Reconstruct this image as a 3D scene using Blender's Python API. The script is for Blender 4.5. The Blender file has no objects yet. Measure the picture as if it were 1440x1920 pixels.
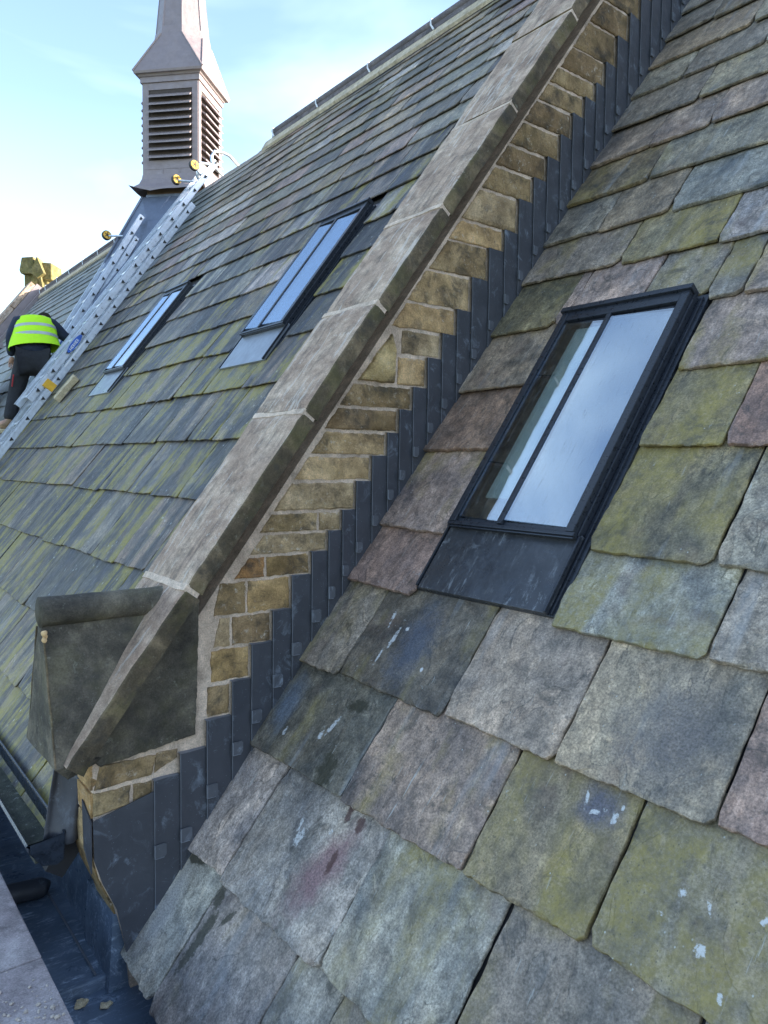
import bpy, bmesh, math, random
from math import radians as R, sin, cos, pi, sqrt, exp
from mathutils import Vector as V, Matrix, noise as MN
rnd = random.Random(7)
sc = bpy.context.scene
C = sc.collection

# ------------------------------------------------------------------ camera
YAW, PIT, ROL = R(38.026), R(-3.565), R(0.770)
Fw = V((sin(YAW)*cos(PIT), cos(YAW)*cos(PIT), sin(PIT)))
rr = V((cos(YAW), -sin(YAW), 0)); uu = rr.cross(Fw)
rt = cos(ROL)*rr + sin(ROL)*uu; up = -sin(ROL)*rr + cos(ROL)*uu
cam = bpy.data.cameras.new('camera'); camo = bpy.data.objects.new('camera', cam); C.objects.link(camo)
camo.matrix_world = Matrix(((rt.x, up.x, -Fw.x, 0), (rt.y, up.y, -Fw.y, 0), (rt.z, up.z, -Fw.z, 0), (0, 0, 0, 1)))
cam.sensor_fit = 'VERTICAL'; cam.sensor_height = 36; cam.lens = 1407.8/1920*36
cam.clip_start = .05; cam.clip_end = 2000
sc.camera = camo
sc.render.resolution_x = 768; sc.render.resolution_y = 1024

# ------------------------------------------------------------------ world, sun, exposure
SUN_AZ, SUN_EL = R(122), R(20)          # azimuth from +Y towards +X
w = bpy.data.worlds.new('World'); sc.world = w; w.use_nodes = True
wn = w.node_tree; wn.nodes.clear()
sky = wn.nodes.new('ShaderNodeTexSky'); sky.sky_type = 'NISHITA'; sky.sun_disc = False
sky.sun_elevation = SUN_EL; sky.sun_rotation = SUN_AZ; sky.altitude = 0; sky.air_density = 1.0; sky.dust_density = 1.0; sky.ozone_density = 1.0
bg = wn.nodes.new('ShaderNodeBackground'); bg.inputs[1].default_value = .15
wo = wn.nodes.new('ShaderNodeOutputWorld')
tc = wn.nodes.new('ShaderNodeTexCoord'); mp = wn.nodes.new('ShaderNodeMapping'); mp.inputs['Scale'].default_value = (1.1, 1.1, 2.4)
nz = wn.nodes.new('ShaderNodeTexNoise'); nz.inputs['Scale'].default_value = 1.7; nz.inputs['Detail'].default_value = 5; nz.inputs['Roughness'].default_value = .48; nz.inputs['Distortion'].default_value = .5
cr = wn.nodes.new('ShaderNodeValToRGB'); cr.color_ramp.elements[0].position = .5; cr.color_ramp.elements[1].position = .86
cr.color_ramp.elements[0].color = (0, 0, 0, 1); cr.color_ramp.elements[1].color = (.75, .75, .75, 1)
sep = wn.nodes.new('ShaderNodeSeparateXYZ')
mr = wn.nodes.new('ShaderNodeMapRange'); mr.inputs[1].default_value = .0; mr.inputs[2].default_value = .40; mr.inputs[3].default_value = .5; mr.inputs[4].default_value = 0
mx0 = wn.nodes.new('ShaderNodeMath'); mx0.operation = 'MAXIMUM'
mix = wn.nodes.new('ShaderNodeMixRGB'); mix.inputs[2].default_value = (3.7, 4.4, 4.8, 1)
L = wn.links.new
L(tc.outputs['Generated'], mp.inputs[0]); L(mp.outputs[0], nz.inputs['Vector']); L(nz.outputs[0], cr.inputs[0])
L(tc.outputs['Generated'], sep.inputs[0]); L(sep.outputs[2], mr.inputs[0])
L(cr.outputs[0], mx0.inputs[0]); L(mr.outputs[0], mx0.inputs[1]); L(mx0.outputs[0], mix.inputs[0])
L(sky.outputs[0], mix.inputs[1]); L(mix.outputs[0], bg.inputs[0]); L(bg.outputs[0], wo.inputs[0])

sl = bpy.data.lights.new('sun', 'SUN'); sl.energy = 5; sl.angle = R(.5); sl.color = (1, .88, .74)
so = bpy.data.objects.new('sun', sl); C.objects.link(so)
sd = V((sin(SUN_AZ)*cos(SUN_EL), cos(SUN_AZ)*cos(SUN_EL), sin(SUN_EL)))
so.rotation_euler = sd.to_track_quat('Z', 'Y').to_euler()
sc.view_settings.view_transform = 'Standard'; sc.view_settings.look = 'None'; sc.view_settings.gamma = 1
sc.view_settings.use_curve_mapping = False; sc.view_settings.exposure = 1.78

# ------------------------------------------------------------------ frames
AN = R(53.222)
S = V((cos(AN), 0, sin(AN))); N = V((-sin(AN), 0, cos(AN))); U = V((0, -1, 0))
KN, KL = 1.75, 1.40                       # distance of the near / left roof plane below the eye
def rp(s, y, n): return S*s + V((0, y, 0)) + N*n          # point from slope length, y, height along the roof normal
def rmat(s, y, n):                                         # frame: x towards -Y, y up the slope, z out of the roof
    o = rp(s, y, n)
    return Matrix(((U.x, S.x, N.x, o.x), (U.y, S.y, N.y, o.y), (U.z, S.z, N.z, o.z), (0, 0, 0, 1)))

# ------------------------------------------------------------------ object helpers
def mesh_obj(name, bm, mats, parent=None, smooth=False, mat4=None):
    me = bpy.data.meshes.new(name); bm.normal_update(); bm.to_mesh(me); bm.free()
    for m in (mats if isinstance(mats, (list, tuple)) else [mats]): me.materials.append(m)
    if smooth: me.polygons.foreach_set('use_smooth', [True]*len(me.polygons))
    return link(name, me, parent, mat4)
def link(name, me, parent=None, mat4=None):
    o = bpy.data.objects.new(name, me); C.objects.link(o)
    if parent is not None: o.parent = parent
    if mat4 is not None: o.matrix_local = mat4
    return o
def tag(o, label=None, cat=None, group=None, kind=None):
    if label: o['label'] = label
    if cat: o['category'] = cat
    if group: o['group'] = group
    if kind: o['kind'] = kind
    return o
def empty(name, label, cat, mat4=None, group=None):
    o = bpy.data.objects.new(name, None); C.objects.link(o); o.empty_display_size = .1
    if mat4 is not None: o.matrix_world = mat4
    return tag(o, label, cat, group)
def box(bm, x0, x1, y0, y1, z0, z1, M=None, mi=0):
    vs = [V((x, y, z)) for z in (z0, z1) for y in (y0, y1) for x in (x0, x1)]
    if M: vs = [M @ v for v in vs]
    vs = [bm.verts.new(v) for v in vs]
    for f in ((0, 2, 3, 1), (4, 5, 7, 6), (0, 1, 5, 4), (2, 6, 7, 3), (0, 4, 6, 2), (1, 3, 7, 5)):
        bm.faces.new([vs[i] for i in f]).material_index = mi
    return vs
def bevel(bm, w=.003, seg=2):
    bmesh.ops.bevel(bm, geom=bm.edges[:], offset=w, segments=seg, affect='EDGES', profile=.6)
def prism(bm, pts, ext, mi=0):            # pts: list of V (planar), ext: V extrusion
    a = [bm.verts.new(p) for p in pts]; b = [bm.verts.new(p+ext) for p in pts]
    n = len(pts)
    bm.faces.new(a).material_index = mi; bm.faces.new(b[::-1]).material_index = mi
    for i in range(n): bm.faces.new((a[i], b[i], b[(i+1) % n], a[(i+1) % n])).material_index = mi
    bmesh.ops.recalc_face_normals(bm, faces=bm.faces[:])
def tube(bm, pts, r, seg=12, caps=True, mi=0):
    rings = []
    for i, p in enumerate(pts):
        d = (pts[min(i+1, len(pts)-1)]-pts[max(i-1, 0)]).normalized()
        q = d.orthogonal().normalized(); q2 = d.cross(q)
        if rings:                         # keep twist low
            q = (pq - d*pq.dot(d)).normalized(); q2 = d.cross(q)
        pq = q
        ri = r[i] if isinstance(r, (list, tuple)) else r
        rings.append([bm.verts.new(p + (q*cos(2*pi*k/seg)+q2*sin(2*pi*k/seg))*ri) for k in range(seg)])
    for a, b in zip(rings, rings[1:]):
        for k in range(seg): bm.faces.new((a[k], a[(k+1) % seg], b[(k+1) % seg], b[k])).material_index = mi
    if caps: bm.faces.new(rings[0][::-1]).material_index = mi; bm.faces.new(rings[-1]).material_index = mi
def sheet(name, rows, mats, parent=None, thick=.003, smooth=True):   # grid of points -> thickened sheet
    bm = bmesh.new(); vs = [[bm.verts.new(p) for p in r] for r in rows]
    for a, b in zip(vs, vs[1:]):
        for k in range(len(a)-1): bm.faces.new((a[k], a[k+1], b[k+1], b[k]))
    o = mesh_obj(name, bm, mats, parent, smooth)
    m = o.modifiers.new('solid', 'SOLIDIFY'); m.thickness = thick; m.offset = 0
    return o

# ------------------------------------------------------------------ material helpers
class Mt:
    def __init__(s, name):
        s.m = bpy.data.materials.new(name); s.m.use_nodes = True; s.t = s.m.node_tree
        s.b = s.t.nodes['Principled BSDF']; s.tc = s.n('ShaderNodeTexCoord')
    def n(s, t): return s.t.nodes.new(t)
    def put(s, sock, v):
        if hasattr(v, 'links') or isinstance(v, bpy.types.NodeSocket): s.t.links.new(v, sock)
        elif isinstance(v, (int, float)):
            try: sock.default_value = v
            except Exception: sock.default_value = (v, v, v, 1) if len(sock.default_value) == 4 else (v, v, v)
        else: sock.default_value = tuple(v)+(1,) if len(v) == 3 and len(sock.default_value) == 4 else v
    def co(s, scale=(1, 1, 1), rnd_off=True, rot=(0, 0, 0), off=(0, 0, 0)):
        m = s.n('ShaderNodeMapping'); m.inputs['Scale'].default_value = scale; m.inputs['Rotation'].default_value = rot
        m.inputs['Location'].default_value = off
        if rnd_off:
            oi = s.n('ShaderNodeObjectInfo'); k = s.n('ShaderNodeMath'); k.operation = 'MULTIPLY'; k.inputs[1].default_value = 61.7
            s.t.links.new(oi.outputs['Random'], k.inputs[0])
            a = s.n('ShaderNodeVectorMath'); a.operation = 'ADD'
            s.t.links.new(s.tc.outputs['Object'], a.inputs[0]); s.t.links.new(k.outputs[0], a.inputs[1])
            s.t.links.new(a.outputs[0], m.inputs[0])
        else: s.t.links.new(s.tc.outputs['Object'], m.inputs[0])
        return m.outputs[0]
    def noise(s, co, scale, det=4, rough=.55, dist=0):
        n = s.n('ShaderNodeTexNoise'); s.t.links.new(co, n.inputs['Vector']); n.inputs['Scale'].default_value = scale
        n.inputs['Detail'].default_value = det; n.inputs['Roughness'].default_value = rough; n.inputs['Distortion'].default_value = dist
        return n.outputs[0]
    def vor(s, co, scale, feat='F1', out=0):
        n = s.n('ShaderNodeTexVoronoi'); n.feature = feat; s.t.links.new(co, n.inputs['Vector']); n.inputs['Scale'].default_value = scale
        return n.outputs[out]
    def ramp(s, f, *st):
        n = s.n('ShaderNodeValToRGB'); s.put(n.inputs[0], f); e = n.color_ramp.elements
        while len(e) < len(st): e.new(.5)
        for i, (p, c) in enumerate(st):
            e[i].position = p; e[i].color = (c, c, c, 1) if isinstance(c, (int, float)) else tuple(c)+(1,)
        return n.outputs[0]
    def math(s, op, a, b=0.0):
        n = s.n('ShaderNodeMath'); n.operation = op; s.put(n.inputs[0], a); s.put(n.inputs[1], b); return n.outputs[0]
    def mix(s, f, a, b, mode='MIX'):
        n = s.n('ShaderNodeMixRGB'); n.blend_type = mode; s.put(n.inputs[0], f); s.put(n.inputs[1], a); s.put(n.inputs[2], b); return n.outputs[0]
    def bump(s, h, strength=.5, dist=.01, prev=None):
        n = s.n('ShaderNodeBump'); s.put(n.inputs['Height'], h); n.inputs['Strength'].default_value = strength; n.inputs['Distance'].default_value = dist
        if prev: s.t.links.new(prev, n.inputs['Normal'])
        return n.outputs[0]
    def out(s, col=None, rough=None, nor=None, metal=None, spec=None):
        if col is not None: s.put(s.b.inputs['Base Color'], col)
        if rough is not None: s.put(s.b.inputs['Roughness'], rough)
        if metal is not None: s.put(s.b.inputs['Metallic'], metal)
        if spec is not None: s.put(s.b.inputs['Specular IOR Level'], spec)
        if nor is not None: s.put(s.b.inputs['Normal'], nor)
        return s.m
    def info(s, k):
        oi = s.n('ShaderNodeObjectInfo'); return oi.outputs[k]

def blob_mask(t, spots, nscale=14, amp=.35, soft=.18):
    """irregular stain outlines given as ellipses (cx, cy, rx, ry, angle) in the piece's own coordinates"""
    co = t.co(rnd_off=False); tot = None
    nv = t.math('SUBTRACT', t.noise(co, nscale, 6, .75), .5)
    for cx, cy, rx, ry, an in spots:
        m = t.n('ShaderNodeMapping'); m.vector_type = 'TEXTURE'
        m.inputs['Location'].default_value = (cx, cy, 0); m.inputs['Rotation'].default_value = (0, 0, an); m.inputs['Scale'].default_value = (rx, ry, 1)
        t.t.links.new(t.tc.outputs['Object'], m.inputs[0])
        s_ = t.n('ShaderNodeSeparateXYZ'); t.t.links.new(m.outputs[0], s_.inputs[0])
        d = t.math('SQRT', t.math('ADD', t.math('MULTIPLY', s_.outputs[0], s_.outputs[0]), t.math('MULTIPLY', s_.outputs[1], s_.outputs[1])))
        v = t.ramp(t.math('ADD', d, t.math('MULTIPLY', nv, amp*4)), (1-soft, 1.), (1.0, 0.))
        tot = v if tot is None else t.math('MAXIMUM', tot, v)
    return tot

def slate_mat(name, left=False, stains=None, stain_col=(.035, .035, .022), spots=None, patch=None, patch_col=(.1, .1, .13)):
    """stone slate: x across, y along the slope; object colour = stone tint, alpha = how much moss"""
    t = Mt(name); co = t.co(); base = t.info('Color'); al = t.info('Alpha')
    big = t.noise(co, 4.5, 4, .6, .6); med = t.noise(co, 16, 6, .65, .4); fine = t.noise(co, 150, 4, .7)
    streak = t.noise(t.co((13, 4.5, 1) if not left else (15, 1.5, 1)), 1.0, 5, .62, .35)
    streak2 = t.noise(t.co((9, 1.3, 1) if not left else (5.5, .9, 1), off=(3, 9, 1)), 1.0, 5, .62, .4)
    col = t.mix(1, base, t.ramp(big, (.3, (.5, .54, .6)), (.7, (1.6, 1.5, 1.35))), 'MULTIPLY')
    ledge = t.ramp(t.noise(t.co((1, .55, 1)), 5.5, 5, .55, .7), (.30, 0.), (.33, .3), (.45, .32), (.47, .62), (.60, .64), (.62, 1.))
    col = t.mix(.6, col, t.ramp(ledge, (0, (.8, .84, .9)), (.35, (1.05, 1.02, 1.0)), (.65, (.9, .93, .96)), (1, (1.15, 1.12, 1.08))), 'MULTIPLY')
    col = t.mix(1, col, t.ramp(med, (.3, .66), (.7, 1.34)), 'MULTIPLY')
    col = t.mix(.5 if not left else .3, col, t.ramp(streak, (.3, .5), (.7, 1.55)), 'MULTIPLY')
    lnz = t.noise(t.co((1, .55, 1)), 5.5, 5, .55, .7)
    lines = t.math('MULTIPLY', t.ramp(lnz, (.306, 0.), (.316, 1.), (.330, 0.), (.448, 0.), (.460, 1.), (.472, 0.), (.598, 0.), (.610, 1.), (.622, 0.)), t.ramp(t.noise(t.co(off=(1, 7, 7)), 7, 4, .7), (.47, 0.), (.58, .75)))
    col = t.mix(lines, col, (.05, .05, .048))
    col = t.mix(.9, col, t.ramp(t.noise(t.co((1, .6, 1)), 45, 5, .75), (.3, .55), (.7, 1.5)), 'MULTIPLY')
    col = t.mix(.9, col, t.ramp(fine, (.34, .55), (.66, 1.45)), 'MULTIPLY')
    rust = t.ramp(t.noise(t.co((1.6, 1.6, 1), off=(7, 2, 5)), 3.2, 3, .5, .8), (.60, 0.), (.74, .6))
    col = t.mix(t.math('MULTIPLY', rust, .5), col, (.17, .10, .085))
    if left:     # heavy streaking: near-black damp bands, grey wash, yellow-green algae lines
        col = t.mix(t.ramp(streak2, (.43, 0.), (.57, .9)), col, (.032, .032, .038))
        col = t.mix(t.ramp(t.noise(t.co((5, 1.3, 1), off=(15, 2, 6)), 1, 5, .6, .6), (.55, 0.), (.68, .75)), col, (.045, .05, .07))
        col = t.mix(t.ramp(t.noise(t.co((17, 1.0, 1), off=(5, 5, 5)), 1, 5, .6), (.58, 0.), (.74, .5)), col, (.28, .28, .26))
    else:        # dark mottled lichen film
        col = t.mix(t.math('MULTIPLY', t.ramp(t.noise(co, 52, 5, .75), (.5, 0.), (.66, .55)), t.ramp(big, (.45, 0.), (.62, 1.))), col, (.06, .06, .06))
        col = t.mix(t.ramp(t.noise(t.co((11, 1.4, 1), off=(2, 8, 3)), 1, 4, .55), (.62, 0.), (.8, .55)), col, (.34, .37, .41))
    # moss / algae, more of it where alpha is high
    mm = t.math('ADD', t.noise(t.co((6.5, 2.0, 1), off=(3, 9, 1)), 1.0, 3, .5, .5) if not left else t.noise(t.co((8, .65, 1), off=(1, 4, 8)), 1, 5, .6, .5), t.math('MULTIPLY', t.math('SUBTRACT', big, .5), .45))
    mm = t.math('ADD', mm, t.math('MULTIPLY', t.math('SUBTRACT', al, .5), .5 if not left else .15))
    moss = t.ramp(mm, (.54, 0.), (.63, .9)) if left else t.ramp(mm, (.52, 0.), (.75, .74))
    mcol = t.mix(t.noise(co, 18, 5, .75), (.13, .11, .045), (.36, .285, .05) if not left else (.40, .33, .045))
    moss = t.math('MULTIPLY', moss, t.ramp(t.noise(co, 60, 5, .8), (.32, .35), (.54, 1.)))
    moss = t.math('MULTIPLY', moss, t.ramp(med, (.3, .35), (.52, 1.)))
    col = t.mix(moss, col, mcol)
    # dark edge of wet dirt below the course above, pale specks, droppings
    vs = t.vor(t.co((1, .8 if not left else .45, 1)), 42); spk = t.ramp(vs, (.05, 1.), (.11, 0.)) if not left else t.ramp(vs, (.08, 1.), (.17, 0.))
    spk = t.math('MULTIPLY', spk, t.ramp(t.noise(co, 6, 3), (.52, 0.), (.6, .8)))
    col = t.mix(spk, col, (.5, .52, .5) if not left else (.62, .64, .62))
    pit = t.math('MULTIPLY', t.ramp(t.vor(t.co((1, .7, 1)), 105), (.10, 1.), (.2, 0.)), t.ramp(t.noise(co, 8, 3), (.46, 0.), (.6, .75)))
    col = t.mix(pit, col, (.055, .055, .05))
    scr = t.math('MULTIPLY', t.ramp(t.noise(t.co((95, 7, 1), off=(6, 1, 2)), 1, 3, .6, .6), (.66, 0.), (.71, .8)), t.ramp(t.noise(co, 5, 3), (.45, 0.), (.6, .8)))
    col = t.mix(scr, col, (.42, .43, .42))
    dirt = t.math('MULTIPLY', t.ramp(t.noise(t.co(off=(11, 4, 2)), 6.5, 6, .75, .8), (.55, 0.), (.64, .7)), t.ramp(streak2, (.4, .2), (.6, 1.)))
    col = t.mix(dirt, col, (.06, .058, .05))
    lich = t.math('MULTIPLY', t.ramp(t.noise(t.co((1.3, .9, 1)), 26, 6, .8, .5), (.63, 0.), (.68, .7)), t.ramp(t.noise(t.co(off=(9, 9, 9)), 3.5, 2), (.52, 0.), (.62, 1.)))
    col = t.mix(lich, col, (.44, .47, .48))
    if patch: col = t.mix(t.math('MULTIPLY', blob_mask(t, patch, 9, .42, .7), .8), col, t.mix(1, patch_col, t.ramp(fine, (.3, .5), (.7, 1.6)), 'MULTIPLY'))
    if stains: col = t.mix(t.math('MULTIPLY', blob_mask(t, stains, 24, .7, .35), .85), col, stain_col)
    if spots: col = t.mix(t.math('MULTIPLY', blob_mask(t, spots, 70, .75, .3), t.ramp(t.noise(co, 45, 5, .8), (.4, .0), (.52, .85))), col, (.58, .6, .62))
    nb = t.bump(ledge, .6, .004)
    nb = t.bump(t.noise(t.co((1, .45, 1)), 28, 6, .65), .8, .008, nb)
    nb = t.bump(fine, .35, .0022, nb)
    nb = t.bump(moss, .25, .003, nb)
    return t.out(col, t.ramp(med, (.3, .42), (.7, .68)), nb, spec=.5)

def rock_mat(name, c1, c2, c3, streak_axis=None, dark=.5, lich=(.5, .5, .46), lich_amt=.45, bump=.6, use_color=False, moss=None, rough=.85, sc_=1.):
    t = Mt(name); co = t.co()
    big = t.noise(co, 5*sc_, 5, .62, .5); med = t.noise(co, 20*sc_, 6, .7); fine = t.noise(co, 170, 3, .7)
    col = t.ramp(big, (.3, c1), (.5, c2), (.7, c3))
    if use_color: col = t.mix(1, col, t.info('Color'), 'MULTIPLY')
    col = t.mix(.8, col, t.ramp(med, (.28, .58), (.72, 1.42)), 'MULTIPLY')
    col = t.mix(.7, col, t.ramp(fine, (.3, .62), (.7, 1.4)), 'MULTIPLY')
    dk = t.ramp(t.noise(t.co(off=(4, 1, 7)), 9*sc_, 6, .72, .4), (.5, 0.), (.66, dark))
    col = t.mix(dk, col, (.045, .043, .04))
    if streak_axis:
        st = t.noise(t.co(streak_axis), 1, 6, .7, .35)
        col = t.mix(t.ramp(st, (.57, 0.), (.62, .6), (.66, .15), (.72, .7)), col, lich)
        col = t.mix(t.ramp(st, (.34, .5), (.45, 0.)), col, (.07, .06, .058))
    lm = t.math('MULTIPLY', t.ramp(t.noise(co, 36, 7, .8), (.57, 0.), (.64, lich_amt)), t.ramp(t.noise(co, 4, 2), (.42, .1), (.6, 1.)))
    col = t.mix(lm, col, lich)
    if moss: col = t.mix(t.ramp(t.noise(t.co(off=(8, 3, 2)), 7, 5, .6), (.48, 0.), (.62, moss)), col, (.15, .14, .045))
    nb = t.bump(med, bump, .012); nb = t.bump(t.noise(co, 70, 5, .75), bump, .005, nb); nb = t.bump(fine, .4, .002, nb)
    return t.out(col, rough, nb, spec=.3)

def lead_mat(name, c=(.046, .049, .060), c2=(.088, .094, .114), oxide=.6, rough=.42, metal=.25, scuff=(30, 3, 30), oc=(.36, .43, .53), run=0.):
    t = Mt(name); co = t.co()
    col = t.mix(t.noise(co, 7, 5, .6, .5), c, c2)
    st = t.noise(t.co(scuff), 1, 6, .7, .3)
    col = t.mix(t.ramp(st, (.55, 0.), (.8, .5)), col, c2)
    ox = t.math('MULTIPLY', t.ramp(t.noise(co, 13, 7, .75, .7), (.55, 0.), (.72, oxide)), t.ramp(t.noise(t.co(off=(3, 3, 1)), 4, 2), (.4, .15), (.6, 1.)))
    col = t.mix(ox, col, oc)
    col = t.mix(t.ramp(t.vor(co, 60), (.04, .5), (.09, 0.)), col, oc)
    if run: col = t.mix(t.math('MULTIPLY', t.ramp(t.noise(t.co(tuple(q*1.8 for q in scuff), off=(4, 4, 4)), 1, 6, .8), (.54, 0.), (.66, run)), t.ramp(t.noise(co, 5, 3), (.4, .1), (.6, 1.))), col, oc)
    nb = t.bump(t.noise(co, 9, 3, .5), .35, .02); nb = t.bump(st, .12, .003, nb)
    return t.out(col, t.ramp(t.noise(co, 11, 4), (.3, rough-.1), (.7, rough+.18)), nb, metal=metal, spec=.5)

def plain(name, c, rough=.6, metal=0., var=.25, scale=20, bmp=.15, spec=.5):
    t = Mt(name); co = t.co(); n = t.noise(co, scale, 5, .65)
    col = t.mix(1, c, t.ramp(n, (.3, 1-var), (.7, 1+var)), 'MULTIPLY')
    return t.out(col, t.ramp(n, (.3, max(rough-.1, .03)), (.7, rough+.08)), t.bump(t.noise(co, scale*3, 4), bmp, .004), metal=metal, spec=spec)

MS = slate_mat('slate'); MSL = slate_mat('mossy_slate', left=True)
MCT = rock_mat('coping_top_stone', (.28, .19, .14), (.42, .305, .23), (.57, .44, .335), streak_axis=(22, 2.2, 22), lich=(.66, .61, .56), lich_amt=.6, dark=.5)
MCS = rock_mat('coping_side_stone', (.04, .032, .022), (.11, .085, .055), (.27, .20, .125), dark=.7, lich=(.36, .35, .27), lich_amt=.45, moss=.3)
MCB = rock_mat('coping_bounce_lit_underside', (.3, .25, .18), (.42, .35, .26), (.5, .43, .33), dark=.2)  # coping underside, colour paled to stand in for bounced light
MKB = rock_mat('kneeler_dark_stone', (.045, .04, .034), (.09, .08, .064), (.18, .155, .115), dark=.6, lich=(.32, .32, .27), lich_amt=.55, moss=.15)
MBR = rock_mat('sandstone_block', (.20, .14, .08), (.43, .31, .18), (.66, .50, .32), streak_axis=None, dark=.75, lich=(.62, .56, .48), lich_amt=.85, use_color=True, moss=.1, bump=.9)
MMO = rock_mat('lime_mortar', (.46, .35, .27), (.60, .47, .37), (.72, .58, .47), dark=.22, lich=(.6, .57, .53), lich_amt=.3, bump=.5)
MFI = rock_mat('finial_mossy_stone', (.12, .1, .04), (.2, .17, .07), (.28, .24, .12), dark=.5, moss=.6)
MRG = rock_mat('ridge_sandstone', (.42, .35, .25), (.52, .44, .33), (.6, .52, .4), dark=.2)
MRR = rock_mat('ridge_roll_metal', (.1, .09, .1), (.15, .13, .14), (.2, .175, .18), dark=.3)
MPB = rock_mat('parapet_stone', (.22, .185, .19), (.3, .26, .265), (.38, .34, .34), dark=.25, lich=(.5, .46, .44), lich_amt=.3, bump=.3)
MGR = plain('stone_grit', (.42, .37, .33), .9)
MLD = lead_mat('flashing_lead', scuff=(14, 14, 2.5))
MWE = lead_mat('worn_lead_edge', (.12, .13, .155), (.24, .265, .31)); MCL = lead_mat('clip_lead', (.07, .075, .09), (.13, .14, .165), oxide=.8)
MLG = lead_mat('gutter_lead', (.055, .078, .11), (.20, .27, .38), oxide=1., rough=.33, metal=.2, run=1., scuff=(5, 26, 26), oc=(.55, .66, .82))
MLT = lead_mat('turret_lead', (.21, .175, .19), (.33, .28, .285), oxide=.25, rough=.5, metal=.25, scuff=(3, 3, 20), oc=(.5, .47, .48))
MLP = lead_mat('pale_apron_lead', (.2, .22, .26), (.32, .35, .4), oxide=.3, rough=.35, metal=.3)
MLA = lead_mat('apron_lead', (.12, .14, .19), (.19, .22, .29), oxide=.3, rough=.4, metal=.35)
MBK = plain('black_frame_paint', (.022, .026, .036), .33, 0, .3, 60, .12)
MAP = lead_mat('rooflight_apron', (.022, .024, .03), (.075, .08, .095), oxide=.9, rough=.3, metal=.15, scuff=(26, 5, 26), oc=(.36, .39, .43), run=.8)
MDK = plain('deck_membrane', (.03, .03, .035), .9)
MAL = plain('aluminium', (.62, .67, .74), .36, .55, .12, 25, .08)
MYL = plain('yellow_plastic', (.75, .42, .03), .45, 0, .15)
MBL = plain('blue_print', (.03, .12, .5), .5); MBP = plain('black_rubber', (.02, .02, .02), .7); MWH = plain('white_sticker', (.75, .77, .8), .5, 0, .05)
MGI = plain('gutter_iron', (.018, .026, .042), .3, .1, .5, 30, .4)
MMD = rock_mat('gutter_silt', (.03, .035, .03), (.06, .065, .05), (.11, .11, .08), dark=.5)
MWD = rock_mat('old_timber', (.36, .29, .18), (.5, .42, .28), (.62, .54, .4), dark=.25)
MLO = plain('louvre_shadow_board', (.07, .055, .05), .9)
MDS = rock_mat('slate_hung_wall', (.05, .055, .065), (.08, .085, .095), (.11, .115, .125), dark=.3)
MVS = Mt('hi_vis_fabric'); MVS = MVS.out((.50, .92, .015), .75, MVS.bump(MVS.noise(MVS.co(), 12, 3), .6, .02))
MTP = plain('reflective_tape', (.42, .46, .46), .4, .2, .1)
MNV = Mt('navy_fabric'); MNV = MNV.out(MNV.mix(MNV.noise(MNV.co(), 7, 4), (.008, .014, .03), (.022, .034, .065)), .9, MNV.bump(MNV.noise(MNV.co(), 11, 3), .8, .03))
MTR = Mt('black_work_cloth'); MTR = MTR.out(MTR.mix(MTR.noise(MTR.co(), 7, 4), (.01, .011, .014), (.03, .032, .04)), .9, MTR.bump(MTR.noise(MTR.co(), 10, 3), .8, .03))
MRD = plain('red_trim', (.4, .02, .03), .6); MSK = plain('skin', (.45, .27, .2), .55); MBT = plain('tan_boot_leather', (.3, .2, .12), .8); MHR = plain('dark_hair', (.02, .015, .01), .8)
g = Mt('coated_glass'); gl = g.n('ShaderNodeBsdfGlossy'); gl.inputs['Roughness'].default_value = .015; gl.inputs['Color'].default_value = (.78, .87, 1, 1)
gb = g.n('ShaderNodeBsdfDiffuse'); gt = g.n('ShaderNodeBsdfTransparent'); gt.inputs[0].default_value = (.82, .88, .88, 1); gd = g.n('ShaderNodeMixShader'); gm = g.n('ShaderNodeMixShader'); fr = g.n('ShaderNodeFresnel'); ge_ = g.n('ShaderNodeNewGeometry'); g.t.links.new(g.math('SUBTRACT', 2.0, g.math('MULTIPLY', ge_.outputs['Backfacing'], 1.5)), fr.inputs[0])
_dust = g.ramp(g.noise(g.co((30, 4, 30)), 3, 6, .8), (.56, 0.), (.7, .3)); _sp = g.ramp(g.vor(g.co((1, .6, 1)), 75), (.05, .6), (.1, 0.))
g.t.links.new(g.math('SUBTRACT', g.math('ADD', fr.outputs[0], .24), g.math('MULTIPLY', g.math('MAXIMUM', _dust, _sp), .5)), gm.inputs[0])
gb.inputs['Color'].default_value = (.42, .46, .52, 1); g.t.links.new(g.math('MAXIMUM', _dust, _sp), gd.inputs[0]); g.t.links.new(gt.outputs[0], gd.inputs[1]); g.t.links.new(gb.outputs[0], gd.inputs[2]); g.t.links.new(gd.outputs[0], gm.inputs[1]); g.t.links.new(gl.outputs[0], gm.inputs[2]); g.t.links.new(gm.outputs[0], g.t.nodes['Material Output'].inputs[0])
MGL = g.m

# ------------------------------------------------------------------ ground far below
bm = bmesh.new(); box(bm, -400, 400, -400, 400, -9.3, -9.0)
t = Mt('grass_ground'); tag(mesh_obj('ground', bm, t.out(t.mix(t.noise(t.co(rnd_off=False), .2, 5), (.05, .07, .03), (.09, .1, .05)), .9)), kind='structure')

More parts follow.
